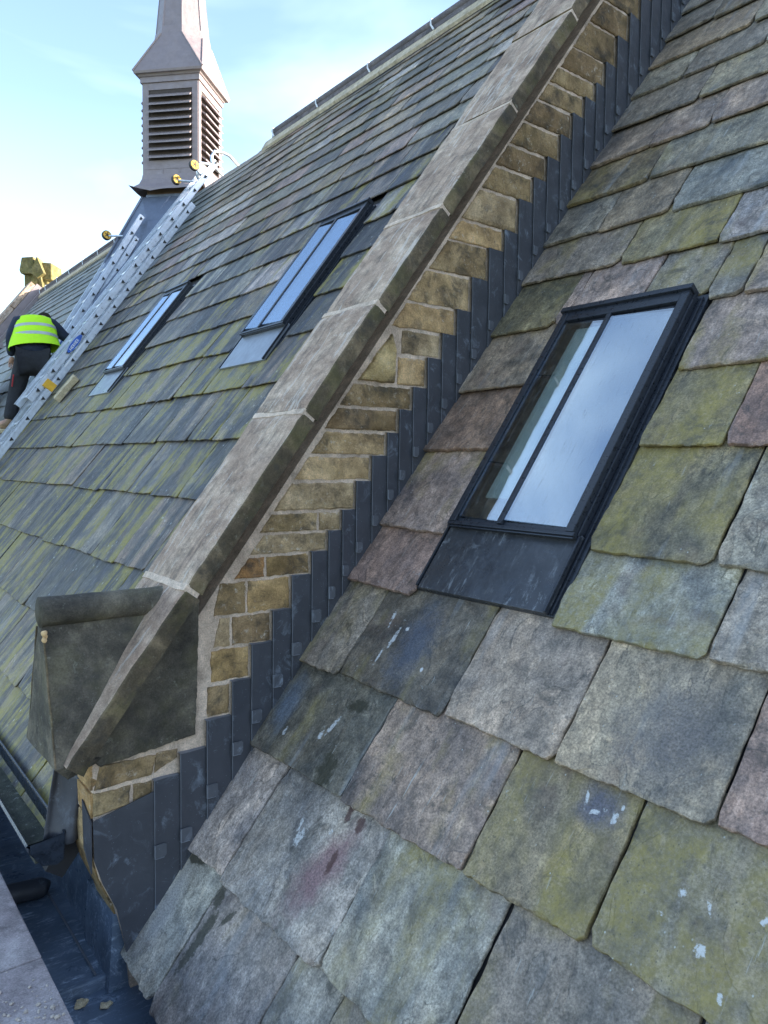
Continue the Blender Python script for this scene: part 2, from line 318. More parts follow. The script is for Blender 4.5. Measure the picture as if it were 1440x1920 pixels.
# ------------------------------------------------------------------ slates
def jag(p, q, step, amp, seed, f=18.):
    """ragged line from p to q (2-D), q left out"""
    d = V((q[0]-p[0], q[1]-p[1])); n = max(1, int(d.length/step)); nn = V((-d.y, d.x)).normalized(); o = []
    for i in range(n):
        t_ = i/n; c = V(p)+d*t_
        a = (MN.noise(V((c.x*f, c.y*f, seed)))+.6*MN.noise(V((c.x*f*3.1, c.y*f*3.1, seed+9)))+.4*MN.noise(V((c.x*f*8, c.y*f*8, seed+5))))*amp
        if i: c += nn*a
        o.append(c)
    return o
def slate_bm(bm, w_, l_, th, seed, det=1., M=None, chip=1.):
    r = random.Random(seed); st = .014/det; a = .0055
    c1, c2 = r.uniform(.003, .022)*chip, r.uniform(.004, .03)*chip     # knocked-off tail corners
    sk = r.uniform(-.008, .008)
    pts = jag((c1, 0+sk), (w_-c2, -sk), st, a*1.15, seed*1.7)
    pts += jag((w_-c2, -sk), (w_, c2*r.uniform(.6, 1.6)), st, a*.5, seed*1.3)
    pts += jag((w_, c2), (w_+r.uniform(-.004, .004), l_), st*1.8, a*.6, seed*2.1, 12)
    pts += [V((w_, l_)), V((0, l_))]
    pts += jag((0, l_-.01), (0, c1*r.uniform(.6, 1.6)), st*1.8, a*.6, seed*2.9, 12)
    cx, cy = w_/2, l_/2
    outer = []; mid = []; inner = []; bot = []
    n = len(pts); c = V((cx, cy))
    for i, p in enumerate(pts):
        dd = (c-p).normalized()
        tail = max(0, 1-p.y/.06); edge = max(0, 1-min(p.x, w_-p.x)/.05)
        fl = max(0, MN.noise(V((p.x*13, p.y*13, seed+31)))-.02)
        k = .0014+(.030*tail+.020*edge+.002)*fl*1.6+.0018*abs(MN.noise(V((p.x*70, p.y*70, seed+3))))
        k2 = k*(.30+.25*abs(MN.noise(V((p.x*40, p.y*40, seed+13)))))
        z = -th*(.15+.3*abs(MN.noise(V((p.x*30, p.y*30, seed)))))
        ip, mp_, b = p+dd*k, p+dd*k2, p+dd*.001
        outer.append(V((p.x, p.y, z-.28*th))); mid.append(V((mp_.x, mp_.y, z*(.9 if fl > .1 else .4)-.04*th))); inner.append(V((ip.x, ip.y, 0))); bot.append(V((b.x, b.y, -th)))
    def mk(L_): return [bm.verts.new(M @ v if M else v) for v in L_]
    O, D, I, B = mk(outer), mk(mid), mk(inner), mk(bot)
    for i in range(n):
        j = (i+1) % n
        bm.faces.new((O[i], O[j], D[j], D[i])); bm.faces.new((D[i], D[j], I[j], I[i])); bm.faces.new((B[i], B[j], O[j], O[i]))
    cpt = V((w_*.5, l_*.5, 0)); cpt = bm.verts.new(M @ cpt if M else cpt)
    for i in range(n): bm.faces.new((I[i], I[(i+1) % n], cpt))
    bm.faces.new(B[::-1])
WARM = (1.07, .985, .94)
TONES = dict(g=(.20, .195, .17), b=(.245, .245, .235), p=(.24, .19, .17), q=(.285, .24, .215), o=(.20, .18, .125), w=(.25, .22, .175), d=(.12, .115, .105), r=(.24, .17, .14), l=(.32, .31, .30))
def mixc(c, r, j=.12): k = 1+r.uniform(-j, j); return tuple(max(.01, x*k*w__*(1+r.uniform(-.04, .04))) for x, w__ in zip(c, WARM))

VOID_N = [(1.50, 2.155, .68, 2.12)]                 # y0, y1, s0, s1 taken by the roof windows
VOID_L = [(3.975, 4.635, 1.86, 3.27), (6.78, 7.44, 1.86, 3.22)]
def lay(rows, K, voids, joints, y0, y1, dirn, seed):
    """rows: list of tail positions s; returns slate records (s, ya, yb, tail, head, row, index)"""
    out = []; r = random.Random(seed)
    for k in range(len(rows)-1):
        s0, s1 = rows[k], rows[k+1]; ga = s1-s0
        js = list(joints.get(k, []))
        wr = ((.34, .56) if ga > .3 else (.28, .48)) if dirn < 0 else ((.42, .80) if ga > .3 else (.32, .6))
        cur = js[-1] if js else y0+dirn*r.uniform(.2, .5)
        if not js: js = [cur]
        while (cur-y1)*dirn < 0: cur = cur+dirn*r.uniform(*wr); js.append(cur)
        ed = [y0]+js
        for i in range(len(ed)-1):
            a_, b_ = sorted((ed[i], ed[i+1])); segs = [(a_, b_, s0)]
            for (v0, v1, vs0, vs1) in voids:
                if not (s0 < vs1 and s0 > vs0): continue
                ns = []
                for (p, q, tl) in segs:
                    if q <= v0 or p >= v1: ns.append((p, q, tl)); continue
                    if p < v0: ns.append((p, v0, tl))
                    if q > v1: ns.append((v1, q, tl))
                    if vs1-s0 < .5*ga: ns.append((max(p, v0), min(q, v1), vs1+.012))
                segs = ns
            for (p, q, tl) in segs:
                if q-p > .05: out.append((tl, p, q, s0, s1, k, i))
    return out
def put_slate(rec, K, parent, mat, det, tone, moss, seed, th=None, obj=True, bm=None, name='slate', rx=0, inv=None):
    tl, p, q, s0, s1, k, i = rec; r = random.Random(seed)
    th = th or (r.uniform(.008, .011) if K < 1.5 else r.uniform(.011, .017)); gap = r.uniform(.005, .010)
    w_ = q-p-gap; ln = (s1-tl)+.085
    tilt = math.atan2(th*1.25+.008, ln*.9)+r.uniform(-.003, .006)
    M = rmat(tl+r.uniform(-.006, .006), q-gap/2, -K+r.uniform(-.001, .003)) @ Matrix.Rotation(-tilt, 4, 'X') @ Matrix.Rotation(r.uniform(-.012, .012), 4, 'Z') @ Matrix.Rotation(r.uniform(-.004, .004), 4, 'Y')
    if obj:
        b = bmesh.new(); slate_bm(b, w_, ln, th, seed % 997, det)
        o = mesh_obj(name, b, mat, parent, mat4=inv @ M); o.color = tuple(tone)+(moss,); return o
    slate_bm(bm, w_, ln, th, seed % 997, det, M)

# near roof, in front of the wall
ROWN = [-.906, -.478, -.045, .315, .70, .985, 1.41, 1.755, 2.10, 2.43, 2.715, 3.02, 3.315, 3.60, 3.88, 4.15, 4.41, 4.67, 4.92, 5.16, 5.40, 5.63, 5.86, 6.08, 6.3]
JN = {0: [2.32, 1.83, 1.60, 1.15], 1: [2.326, 1.719, 1.235, .73], 2: [1.972, 1.403, 1.008, .43], 3: [2.321, 1.737, 1.282, .826, .41], 4: [2.124, 1.5, .989, .55],
      5: [2.127, 1.5, 1.069, .62], 6: [2.148, 1.49, 1.189, .72], 7: [2.165, 1.48, 1.03], 8: [2.21, 1.79, 1.36, .95], 9: [2.022, 1.566, 1.1], 10: [2.258, 1.90, 1.42],
      11: [2.13, 1.52, 1.2], 12: [2.24, 1.93, 1.45], 13: [2.09, 1.62], 14: [2.28, 1.85, 1.5], 15: [2.0, 1.6], 16: [2.3, 1.86]}
TN = {0: 'l b b g g', 1: 'l b b g b', 2: 'd p o g g', 3: 'g d q w p g', 4: 'p p b g g', 5: 'q p o g w', 6: 'r r o r o', 7: 'w w q q w', 8: 'o q g q q', 9: 'g o b g g', 10: 'g w b b b', 11: 'o g b g', 12: 'w q q b g', 13: 'g w w g', 14: 'g g b g', 15: 'w g b', 16: 'g w b'}
MON = {(0, 0): .1, (0, 1): .3, (0, 2): .6, (1, 0): .05, (1, 1): .2, (1, 2): .55, (1, 3): .6, (1, 4): .5, (2, 0): .25, (2, 1): .45, (2, 2): .72, (2, 3): .82, (3, 0): .55, (3, 1): .35, (3, 2): .1, (3, 3): .15, (4, 0): .2,
       (5, 2): .75, (5, 3): .5, (6, 2): .9, (6, 0): .15, (8, 0): .55, (8, 2): .65, (8, 1): .15, (9, 0): .4, (9, 1): .75, (9, 2): .5, (11, 0): .5}
roofN = empty('slate_roof', 'near roof slope of big grey and olive stone slates below the stepped lead flashing', 'roof', rmat(-.87, 2.6, -KN-.06))
Minv = roofN.matrix_world.inverted()
bm = bmesh.new(); box(bm, -.02, 6.5, -.02, 7.35, -.06, .02)
mesh_obj('roof_deck', bm, MDK, roofN)
special = {
 (0, 1): slate_mat('slate_with_wet_moss_streak', stains=[(.045, .24, .026, .13, -.06), (.02, .38, .03, .05, .4), (.12, .36, .012, .05, -.5)]),
 (0, 0): slate_mat('slate_with_dark_corner', stains=[(.10, .41, .07, .03, .2)], patch=[(.1, .22, .07, .2, 0)], patch_col=(.42, .4, .38)),
 (1, 1): slate_mat('slate_with_red_stains', stains=[(.40, .41, .016, .035, .1), (.47, .40, .02, .035, 0), (.44, .26, .016, .04, 0)], stain_col=(.07, .03, .028), patch=[(.42, .22, .09, .22, -.3)], patch_col=(.2, .11, .12), spots=[(.25, .26, .02, .035, -.2), (.37, .33, .006, .010, 0), (.22, .30, .008, .03, .1)]),
 (2, 3): slate_mat('slate_with_white_dropping', spots=[(.235, .11, .0135, .016, 0), (.16, .2, .010, .010, 0), (.30, .05, .006, .012, .3), (.22, .2, .004, .02, .5), (.13, .14, .009, .005, 0), (.33, .22, .008, .01, 0)]),
 (2, 2): slate_mat('slate_with_clean_patch', patch=[(.30, .30, .09, .07, 0)], patch_col=(.085, .09, .13), spots=[(.25, .31, .005, .028, .25), (.285, .285, .018, .007, .35), (.34, .29, .008, .016, 0), (.35, .32, .005, .009, 0), (.31, .30, .006, .006, 0)]),
 (3, 3): slate_mat('slate_with_dark_lichen_patch', patch=[(.28, .17, .18, .19, 0)], patch_col=(.13, .12, .12)),
 (2, 0): slate_mat('slate_with_black_corner', stains=[(.53, .05, .05, .08, .2), (.50, .3, .06, .03, .3)], patch=[(.12, .2, .08, .16, 0)], patch_col=(.13, .16, .21), spots=[(.43, .2, .010, .045, -.3), (.4, .15, .012, .02, 0), (.2, .1, .01, .02, 0)]),
 (3, 1): slate_mat('slate_with_white_smears', spots=[(.18, .2, .010, .05, -.1), (.11, .28, .009, .04, .1), (.16, .12, .006, .04, 0), (.22, .25, .009, .009, 0), (.4, .12, .008, .010, 0)], patch=[(.3, .2, .12, .2, 0)], patch_col=(.07, .085, .12)),
}
for rec in lay(ROWN, KN, VOID_N, JN, 2.632, -1.0, -1, 11):
    k, i = rec[5], rec[6]; r = random.Random(k*101+i*7+3)
    tn = TN.get(k, '').split(); tone = TONES[tn[i]] if i < len(tn) else TONES[r.choice('ggbwqpo')]
    mo = MON.get((k, i), r.choice([.05, .15, .3, .35, .5, .7]) if k < 9 else r.choice([.0, .05, .1, .2, .35]))
    big = 1. if rec[0] < 2.6 and rec[1] > .2 else .55
    o = put_slate(rec, KN, roofN, special.get((k, i), MS), big, mixc(tone, r), mo, k*101+i*13+17, th=r.uniform(.012, .018), inv=Minv)

# left roof, beyond the wall
ROWL = [-.76, -.42, -.06, .365, .815, 1.21, 1.606, 1.995, 2.33, 2.66, 2.98, 3.285, 3.56, 3.83, 4.08, 4.32, 4.55, 4.77, 4.98, 5.18, 5.37, 5.55, 5.72, 5.88]
JL = {2: [3.28, 3.83, 4.35], 3: [3.23, 3.66, 4.1, 4.5], 4: [3.36, 3.88, 4.27, 4.66], 5: [3.5, 3.95, 4.31, 4.8], 6: [3.3, 3.58, 4.05, 4.6], 7: [3.5, 3.95]}
roofL = empty('slate_roof', 'long far roof slope of streaky mossy slates running up to the ridge beyond the stone coping', 'roof', rmat(-.8, 2.85, -KL-.06))
MinvL = roofL.matrix_world.inverted()
bm = bmesh.new(); box(bm, -18.5, -.01, 0, 6.7, -.06, .015)
mesh_obj('roof_deck', bm, MDK, roofL)
recs = lay(ROWL, KL, VOID_L, JL, 2.86, 20.6, 1, 23)
recs = [q for q in recs if q[1] < 21]
recs.sort(key=lambda q: rp(q[0], (q[1]+q[2])/2, -KL).length/(1+.0*q[0]))
stuff = bmesh.new()
for n_, rec in enumerate(recs):
    k, i = rec[5], rec[6]; r = random.Random(k*97+i*11+5)
    tone = TONES[r.choice('ggdgowd')] if k < 9 else TONES[r.choice('ggdgwpwlod')]
    mo = r.choice([.35, .6, .85, 1.05]) if k < 9 else r.choice([0, .1, .3, .5])
    mo = mo-.15 if k > 12 else (mo*.6 if k > 7 else mo)
    kk = .76 if k < 9 else .92
    tone = tuple(q*kk for q in tone); mo = mo+.1 if k < 7 else mo
    sd_ = k*131+i*17+401
    if n_ < 298:
        o = put_slate(rec, KL, roofL, MSL if k < 13 else MS, .5 if n_ < 120 else .22, mixc(tone, r, .2), mo, sd_, inv=MinvL)
    else:
        put_slate(rec, KL, None, None, .12, tone, 0, sd_, obj=False, bm=stuff, rx=0)
# far slates: one joined part, tinted slate by slate through its own position
t = Mt('far_slates'); oc = t.co(rnd_off=False)
vo = t.n('ShaderNodeTexVoronoi'); m_ = t.n('ShaderNodeMapping'); m_.inputs['Scale'].default_value = (2.4, 2.4, 2.4)
t.t.links.new(t.tc.outputs['Object'], m_.inputs[0]); t.t.links.new(m_.outputs[0], vo.inputs[0]); vo.inputs['Scale'].default_value = 1
sp_ = t.n('ShaderNodeSeparateColor'); t.t.links.new(vo.outputs['Color'], sp_.inputs[0])
cc = t.ramp(sp_.outputs[0], (0, (.10, .11, .11)), (.35, (.19, .2, .19)), (.6, (.2, .18, .15)), (.8, (.24, .25, .26)), (1, (.17, .165, .11)))
cc = t.mix(.8, cc, t.ramp(t.noise(oc, 9, 6, .7), (.3, .6), (.7, 1.4)), 'MULTIPLY')
MFS = t.out(cc, .6, t.bump(t.noise(oc, 30, 5), .5, .01))
o = mesh_obj('far_slates', stuff, MFS); o.parent = roofL; o.matrix_parent_inverse = MinvL; tag(o, kind='stuff')

# ridge of the left roof: sandstone bed strip, lead sheet, roll; a gap where the turret stands
TUR = V((4.74, 11.12, 0))
zr = rp(5.87, 0, -KL)
for (ya, yb, lab) in ((2.9, 8.35, 0), (13.6, 19.3, 1)):
    rid = empty('roof_ridge', ['metal roll ridge capping on pale stone bed between the turret and the coping', 'far length of metal roll ridge capping beyond the turret towards the finial'][lab], 'ridge', rmat(5.87, ya, -KL), group='ridge cappings of the far roof')
    MI = rid.matrix_world.inverted()
    bm = bmesh.new(); n = int((yb-ya)/.7)
    for j in range(n):
        a_ = ya+(yb-ya)*j/n; b_ = ya+(yb-ya)*(j+1)/n-.008
        bm2 = bmesh.new(); prism(bm2, [MI @ rp(5.77, a_, -KL+.005), MI @ rp(5.90, a_, -KL+.005), MI @ rp(5.90, a_, -KL+.045), MI @ rp(5.78, a_, -KL+.032)], MI.to_3x3() @ V((0, b_-a_, 0)))
        mesh_obj('bed_stone', bm2, MRG, rid)
    bm.free()
    ya2 = ya+.25*(lab == 0); c0 = rp(5.96, 0, -KL+.068)
    bm = bmesh.new(); prism(bm, [MI @ rp(5.885, ya2, -KL+.046), MI @ rp(5.95, ya2, -KL+.085), MI @ rp(5.97, ya2, -KL+.03), MI @ rp(5.89, ya2, -KL+.02)], MI.to_3x3() @ V((0, yb-ya2-.18, 0)))
    mesh_obj('ridge_sheet', bm, MRR, rid)
    bm = bmesh.new(); tube(bm, [MI @ (c0+V((0, ya2-.1, 0))), MI @ (c0+V((0, yb-.18, 0)))], .038, 12)
    mesh_obj('ridge_roll', bm, MRR, rid, True)
    for j in range(int((yb-ya2)/.95)+1):
        bm = bmesh.new(); yy = min(ya2+.25+j*.95, yb-.2)
        tube(bm, [MI @ rp(5.87, yy-.05, -KL+.05), MI @ rp(5.915, yy-.01, -KL+.085), MI @ (c0+V((-.03, yy, .03))), MI @ (c0+V((0, yy, .04)))], .009, 6)
        mesh_obj('lead_clip', bm, MWH, rid)

# ------------------------------------------------------------------ parapet wall with coping, stones, stepped flashing, kneeler
WY = 2.60
wall = empty('parapet_wall', 'raking sandstone parapet wall with stone coping, kneeler and stepped dark lead flashing', 'wall', Matrix.Translation((.9, WY, -1.7)))
WI = wall.matrix_world.inverted()
def wpart(name, bm, m, smooth=False):
    bm.transform(WI); return mesh_obj(name, bm, m, wall, smooth)
def xN(z, n): return (z*cos(AN)-n)/sin(AN)        # x on the line N.p = n at height z
def zN(x, n): return (n+x*sin(AN))/cos(AN)
bm = bmesh.new()                                   # mortar core
prof = [(.775, -1.0), (.775, -1.367), (.80, -1.47), (.85, -1.584), (.885, -1.737), (.905, -1.95), (1.3, -1.95), (5.3, zN(5.3, -2.0)), (5.3, zN(5.3, -1.274)), (1.16, zN(1.16, -1.274)), (1.10, -.62), (.84, -1.0)]
prism(bm, [V((x, WY+.0035, z)) for x, z in prof], V((0, .2485, 0)))
wpart('mortar_core', bm, MMO)
bm = bmesh.new(); prism(bm, [V((x, WY+.10, z)) for x, z in [(.95, zN(.95, -1.34)), (5.3, zN(5.3, -1.34)), (5.3, zN(5.3, -1.166)), (.95, zN(.95, -1.166))]], V((0, .14, 0))); wpart('bedding_shadow_core', bm, MKB)  # dark stone colour paints in the shadow strip under the coping

st = [(0.77, -1.236), (0.983, -1.148), (1.082, -1.072), (1.186, -0.969), (1.291, -0.837), (1.373, -0.705), (1.467, -0.583), (1.554, -0.451), (1.647, -0.359), (1.728, -0.277), (1.797, -0.192), (1.867, -0.071), (1.95, 0.039), (2.033, 0.14), (2.097, 0.244), (2.175, 0.348), (2.258, 0.486), (2.343, 0.603), (2.433, 0.724), (2.525, 0.885), (2.635, 1.041), (2.739, 1.146), (2.836, 1.315), (2.941, 1.443), (3.038, 1.569), (3.137, 1.704), (3.23, 1.838), (3.327, 1.948), (3.418, 2.05), (3.496, 2.183), (3.592, 2.352), (3.697, 2.509)]
while st[-1][0] < 5.0: st.append((st[-1][0]+.1, st[-1][1]+.134))
def stone(pts, name='stone_block', depth=.02, mat=MBR, col=(1, 1, 1), seed=0, proud=None):
    """pts: (x, z) corners clockwise or not; rough-faced block standing proud of the mortar"""
    r = random.Random(seed); pr = r.uniform(.001, .006) if proud is None else proud
    o = []
    for i in range(len(pts)): o += jag(pts[i], pts[(i+1) % len(pts)], .012, .0052, seed+i*3.3, 22)
    cx = sum(p.x for p in o)/len(o); cz = sum(p.y for p in o)/len(o)
    bm = bmesh.new(); org = V((cx, WY, cz)); n = len(o)
    hx, hz = max(abs(p.x-cx) for p in o), max(abs(p.y-cz) for p in o)
    def ring(k, y): return [bm.verts.new(V((cx+(p.x-cx)*(1-k/hx), WY+y, cz+(p.y-cz)*(1-k/hz)))-org) for p in o]
    A, B, Cc = ring(0, .02), ring(0, -pr*.35), ring(.006, -pr)
    D = ring(.022, -pr-r.uniform(-.002, .005)) if min(max(p.x for p in o)-min(p.x for p in o), max(p.y for p in o)-min(p.y for p in o)) > .07 else None
    seq = [A, B, Cc]+([D] if D else [])
    for a_, b_ in zip(seq, seq[1:]):
        for i in range(n): bm.faces.new((a_[i], a_[(i+1) % n], b_[(i+1) % n], b_[i]))
    bm.faces.new(seq[-1]); bm.faces.new(A[::-1])
    bmesh.ops.recalc_face_normals(bm, faces=bm.faces[:])
    ob = mesh_obj(name, bm, mat, wall, smooth=False, mat4=WI @ Matrix.Translation(org)); ob.color = tuple(col)+(1,)
    return ob
BC = [(1, 1, 1), (1.1, 1.05, .95), (.72, .68, .6), (.85, .7, .5), (.55, .5, .44), (1.05, .96, .75), (.8, .77, .68), (1.2, 1.1, .95)]
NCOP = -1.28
# courses above each step
merge_next = False
i = 3
specials = {}
while i < len(st)-1:
    zb = st[i][1]; zt = st[i+1][1]; xr = st[i+1][0]-.004; r = random.Random(i*7+1)
    if i in (15,):                                  # the big mottled block spans two courses behind smaller ones
        zb2, zt2 = st[15][1], st[17][1]
        xm = 2.02+.02
        stone([(xN(zb2, NCOP-.02), zb2+.012), (2.075, zb2+.012), (2.085, zt2-.1), (xN(zt2, NCOP-.01)-.0, zt2-.03)], col=(1.05, 1.05, .85), seed=77, proud=.014)
        for ii in (15, 16):
            stone([(2.10+.02*(ii-15), st[ii][1]+.010), (st[ii+1][0]-.004, st[ii][1]+.012), (st[ii+1][0]-.004, st[ii+1][1]-.010), (2.105+.02*(ii-15), st[ii+1][1]-.010)], col=BC[(ii) % 8], seed=ii*5+2)
        i = 17; continue
    inset = .05 if i < 9 else (.025 if i < 13 else r.uniform(.004, .02))
    g_ = r.uniform(.005, .010)
    xl0, xl1 = xN(zb+g_, NCOP)+inset*.9, xN(zt-g_, NCOP)+inset
    if i < 7: xl0 = xl1 = 1.225 if i > 4 else 1.215
    if i in (5, 6): xl1 = 1.25
    if i == 3: xl0 = xl1 = 1.20
    if xr-xl0 < .03: i += 1; continue
    pl = [(xl0, zb+g_), (xr, zb+g_+.002), (xr, zt-g_), (xl1, zt-g_)]
    cuts = {6: .42, 7: .40, 5: .3, 9: .72, 13: .0, 19: .0, 24: 0}.get(i, 0)
    col = BC[r.randrange(8)] if i < 22 else BC[[4, 2, 6, 4, 2][i % 5]]
    if cuts:
        xc = xl0+(xr-xl0)*cuts
        stone([(xl0, zb+g_), (xc-.006, zb+g_), (xc-.006, zt-g_), (min(xl1, xc-.03), zt-g_)], col=(.85, .62, .42) if i == 7 else col, seed=i*11)
        stone([(xc+.006, zb+g_), (xr, zb+g_), (xr, zt-g_), (xc+.006, zt-g_)], col=(1.1, 1, .8) if i == 6 else BC[r.randrange(8)], seed=i*11+5)
    else: stone(pl, col=col, seed=i*11)
    i += 1
# courses of the foot of the wall
stone([(.778, -1.136), (.98, -1.128), (1.0, -1.06), (.80, -1.055)], col=(.72, .68, .6), seed=501, proud=.006)
stone([(.98+.012, -1.125), (1.078, -1.085), (1.08, -1.055), (1.0, -1.055)], col=(.75, .72, .66), seed=502)
stone([(.775, -1.228), (.90, -1.215), (.905, -1.148), (.775, -1.148)], col=(.85, .85, .78), seed=503, proud=.008)
stone([(.914, -1.212), (.98, -1.2), (.98, -1.15), (.914, -1.148)], col=(.8, .8, .74), seed=504)
# outer end face (quoin) and the exposed corbel below the lead
def ystone(y0, y1, z0, z1, x, col, seed):
    bm = bmesh.new(); box(bm, x-.008, x+.03, y0, y1, z0, z1); bmesh.ops.subdivide_edges(bm, edges=bm.edges[:], cuts=3, use_grid_fill=True)
    for v in bm.verts: v.co += V([.004*MN.noise(v.co*20+V((seed, a_, 0))) for a_ in range(3)])
    o = wpart('quoin_stone', bm, MBR); o.color = tuple(col)+(1,)
ystone(WY+.004, WY+.235, -1.135, -1.03, .775, (1.15, 1, .78), 1); ystone(WY+.004, WY+.235, -1.235, -1.145, .775, (1., .86, .66), 2)
bm = bmesh.new()
cp = [(.768, -1.245), (.768, -1.367), (.794, -1.47), (.842, -1.584), (.873, -1.70), (.9, -1.70), (.9, -1.245)]
prism(bm, [V((x, WY+.03, z)) for x, z in cp], V((0, .2, 0))); o = wpart('corbel_stone', bm, MBR); o.color = (.8, .75, .62, 1)

# stepped flashing: upright lead steps lapping each other, each with a turned clip
for i, (x, z) in enumerate(st[:-1]):
    x1, z1 = st[i+1]; r = random.Random(i*3+9)
    if i == 0: continue
    lap = .012; a_ = .0015; y_ = WY-.014
    tl = .006 if i > 16 else -.004
    zb0, zb1 = zN(x, -KN)-.09, zN(x1+lap, -KN)-.09
    dz = (z1-z)*.0
    top = [V((x, 0, z+.002)), V((x+(x1-x)*.5, 0, z+.003+r.uniform(-.002, .002))), V((x1+lap*.2, 0, z+.002+r.uniform(-.003, .003)))]
    bm = bmesh.new(); nx, nz_ = 3, 7; grid = []
    for a2 in range(nz_+1):
        row = []
        for b2 in range(nx+1):
            f = b2/nx; xx = x+(x1+(lap if a2 > 2 else .0)-x)*f
            zt_ = z+.002; zz = zt_+(zb0+(zb1-zb0)*f-zt_)*(a2/nz_)
            yy = y_-.009*(1-f)+.003*MN.noise(V((xx*14, zz*7, i)))
            if a2 == 0: zz += .003*MN.noise(V((xx*20, i, 3)))
            row.append(bm.verts.new((xx, yy, zz)))
        grid.append(row)
    back = [bm.verts.new((v.co.x, WY+.02, v.co.z+.001)) for v in grid[0]]
    for a2 in range(nz_):
        for b2 in range(nx): bm.faces.new((grid[a2][b2], grid[a2][b2+1], grid[a2+1][b2+1], grid[a2+1][b2]))
    for b2 in range(nx): bm.faces.new((back[b2], back[b2+1], grid[0][b2+1], grid[0][b2])).material_index = 1
    for a2 in range(nz_):                          # thin return edges on both sides
        for b2 in (0, nx):
            p0, p1 = grid[a2][b2], grid[a2+1][b2]
            q0 = bm.verts.new(p0.co+V((0, .009, 0))); q1 = bm.verts.new(p1.co+V((0, .009, 0)))
            bm.faces.new((p0, p1, q1, q0))
            if b2 == 0:
                e0 = bm.verts.new(p0.co+V((.0016, -.0006, 0))); e1 = bm.verts.new(p1.co+V((.0016, -.0006, 0))); e2 = bm.verts.new(p0.co+V((-.0006, -.0004, 0))); e3 = bm.verts.new(p1.co+V((-.0006, -.0004, 0)))
                bm.faces.new((e0, e1, e3, e2)).material_index = 1
    bmesh.ops.recalc_face_normals(bm, faces=bm.faces[:])
    fs = wpart('flashing_step', bm, [MLD, MWE])
    # clip on the lap, riding on this step's left edge
    zc = zN(x, -KN)+(.075 if i < 9 else .055)+.10*(i < 2); hh = .05 if i < 10 else .042; ww = .042 if i < 9 else .03
    bm = bmesh.new(); yc = y_-.016
    P = [V((x-.002, yc, zc)), V((x+ww-.01, yc, zc-.002)), V((x+ww, yc, zc+.008)), V((x+ww, yc, zc+hh-.006)), V((x+ww-.007, yc, zc+hh)), V((x-.002, yc, zc+hh))]
    prism(bm, P, V((0, .003, 0))); box(bm, x-.0045, x+.0, yc-.004, yc+.004, zc, zc+hh, mi=1); box(bm, x, x+ww-.009, yc-.0015, yc+.002, zc-.002, zc, mi=1)
    bm.transform(WI); mesh_obj('lead_clip', bm, [MCL, MWE], fs)
# big corner lead at the foot, wrapping on to the end face
bm = bmesh.new(); y_ = WY-.018
ct = [(.768, -1.237), (.87, -1.213), (.985, -1.185), (.987, zN(.987, -KN)-.07), (.94, zN(.94, -KN)-.07), (.905, -1.80), (.882, -1.76), (.868, -1.68), (.848, -1.58), (.80, -1.47), (.772, -1.38)]
prism(bm, [V((x, y_, z)) for x, z in ct], V((0, .004, 0))); wpart('corner_lead', bm, MLD)
bm = bmesh.new(); prism(bm, [V((.760, y_, z)) for z in (-1.237,)]+[V((.760, y_+.10, -1.19)), V((.760, y_+.085, -1.36)), V((.760, y_, -1.42))], V((.004, 0, 0))); wpart('corner_lead', bm, MLD)

# coping stones
CY0, CY1 = 2.45, 2.85
cj = [-.40, .283, 1.072, 1.645, 2.215, 2.905, 3.60, 4.25, 4.95, 5.7, 6.35]
for i in range(len(cj)-1):
    a_, b_ = cj[i]+.009, cj[i+1]-.009; r = random.Random(i+40)
    up_ = [0, 0, .004, 0, .003, .006, .012, .004, 0, 0][i]
    th = .066 if i != 0 else .066
    n = int((b_-a_)/.035); bm = bmesh.new(); rings = []
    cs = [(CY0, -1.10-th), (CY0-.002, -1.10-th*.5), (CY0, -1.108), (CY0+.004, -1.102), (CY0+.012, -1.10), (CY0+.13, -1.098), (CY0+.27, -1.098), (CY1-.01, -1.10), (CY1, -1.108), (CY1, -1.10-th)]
    org = rp((a_+b_)/2, 2.65, -1.13); OM = rmat((a_+b_)/2, 2.65, -1.13).inverted()
    for j in range(n+1):
        s_ = a_+(b_-a_)*j/n; ring = []
        for q, (cy, cn) in enumerate(cs):
            d = V([MN.noise(V((s_*9, cy*9, i*5+q2*3.7))) for q2 in range(3)])*.004+V([MN.noise(V((s_*30, cy*30, i*5+q2*3.7))) for q2 in range(3)])*.0022
            if q in (2, 3, 4): d += V((0, 0, -.004*max(0, MN.noise(V((s_*22, 3, i))))))
            e = .004 if j in (0, n) else 0
            ring.append(bm.verts.new(OM @ (rp(s_, cy, cn+up_-e)+d)))
        rings.append(ring)
    m = len(cs)
    for j in range(n):
        for q in range(m):
            f = bm.faces.new((rings[j][q], rings[j][(q+1) % m], rings[j+1][(q+1) % m], rings[j+1][q]))
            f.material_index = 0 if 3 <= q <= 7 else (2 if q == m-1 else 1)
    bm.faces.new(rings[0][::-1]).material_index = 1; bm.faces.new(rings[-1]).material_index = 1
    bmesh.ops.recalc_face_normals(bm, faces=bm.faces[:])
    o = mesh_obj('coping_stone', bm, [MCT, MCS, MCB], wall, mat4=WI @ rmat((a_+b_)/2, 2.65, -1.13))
    if i: 
        bm = bmesh.new(); box(bm, CY0+.001, CY1-.005, -1.158, -1.0985, cj[i]-.013, cj[i]+.013)
        bmesh.ops.subdivide_edges(bm, edges=bm.edges[:], cuts=5, use_grid_fill=True)
        for v in bm.verts:
            y_, n_, s_ = v.co; s_ += .009*MN.noise(V((y_*20, n_*9, i)))
            v.co = WI @ (rp(s_, y_, n_)+N*(.0018*MN.noise(V((y_*40, s_*40, i)))))
        mesh_obj('mortar_joint', bm, MMO, wall)

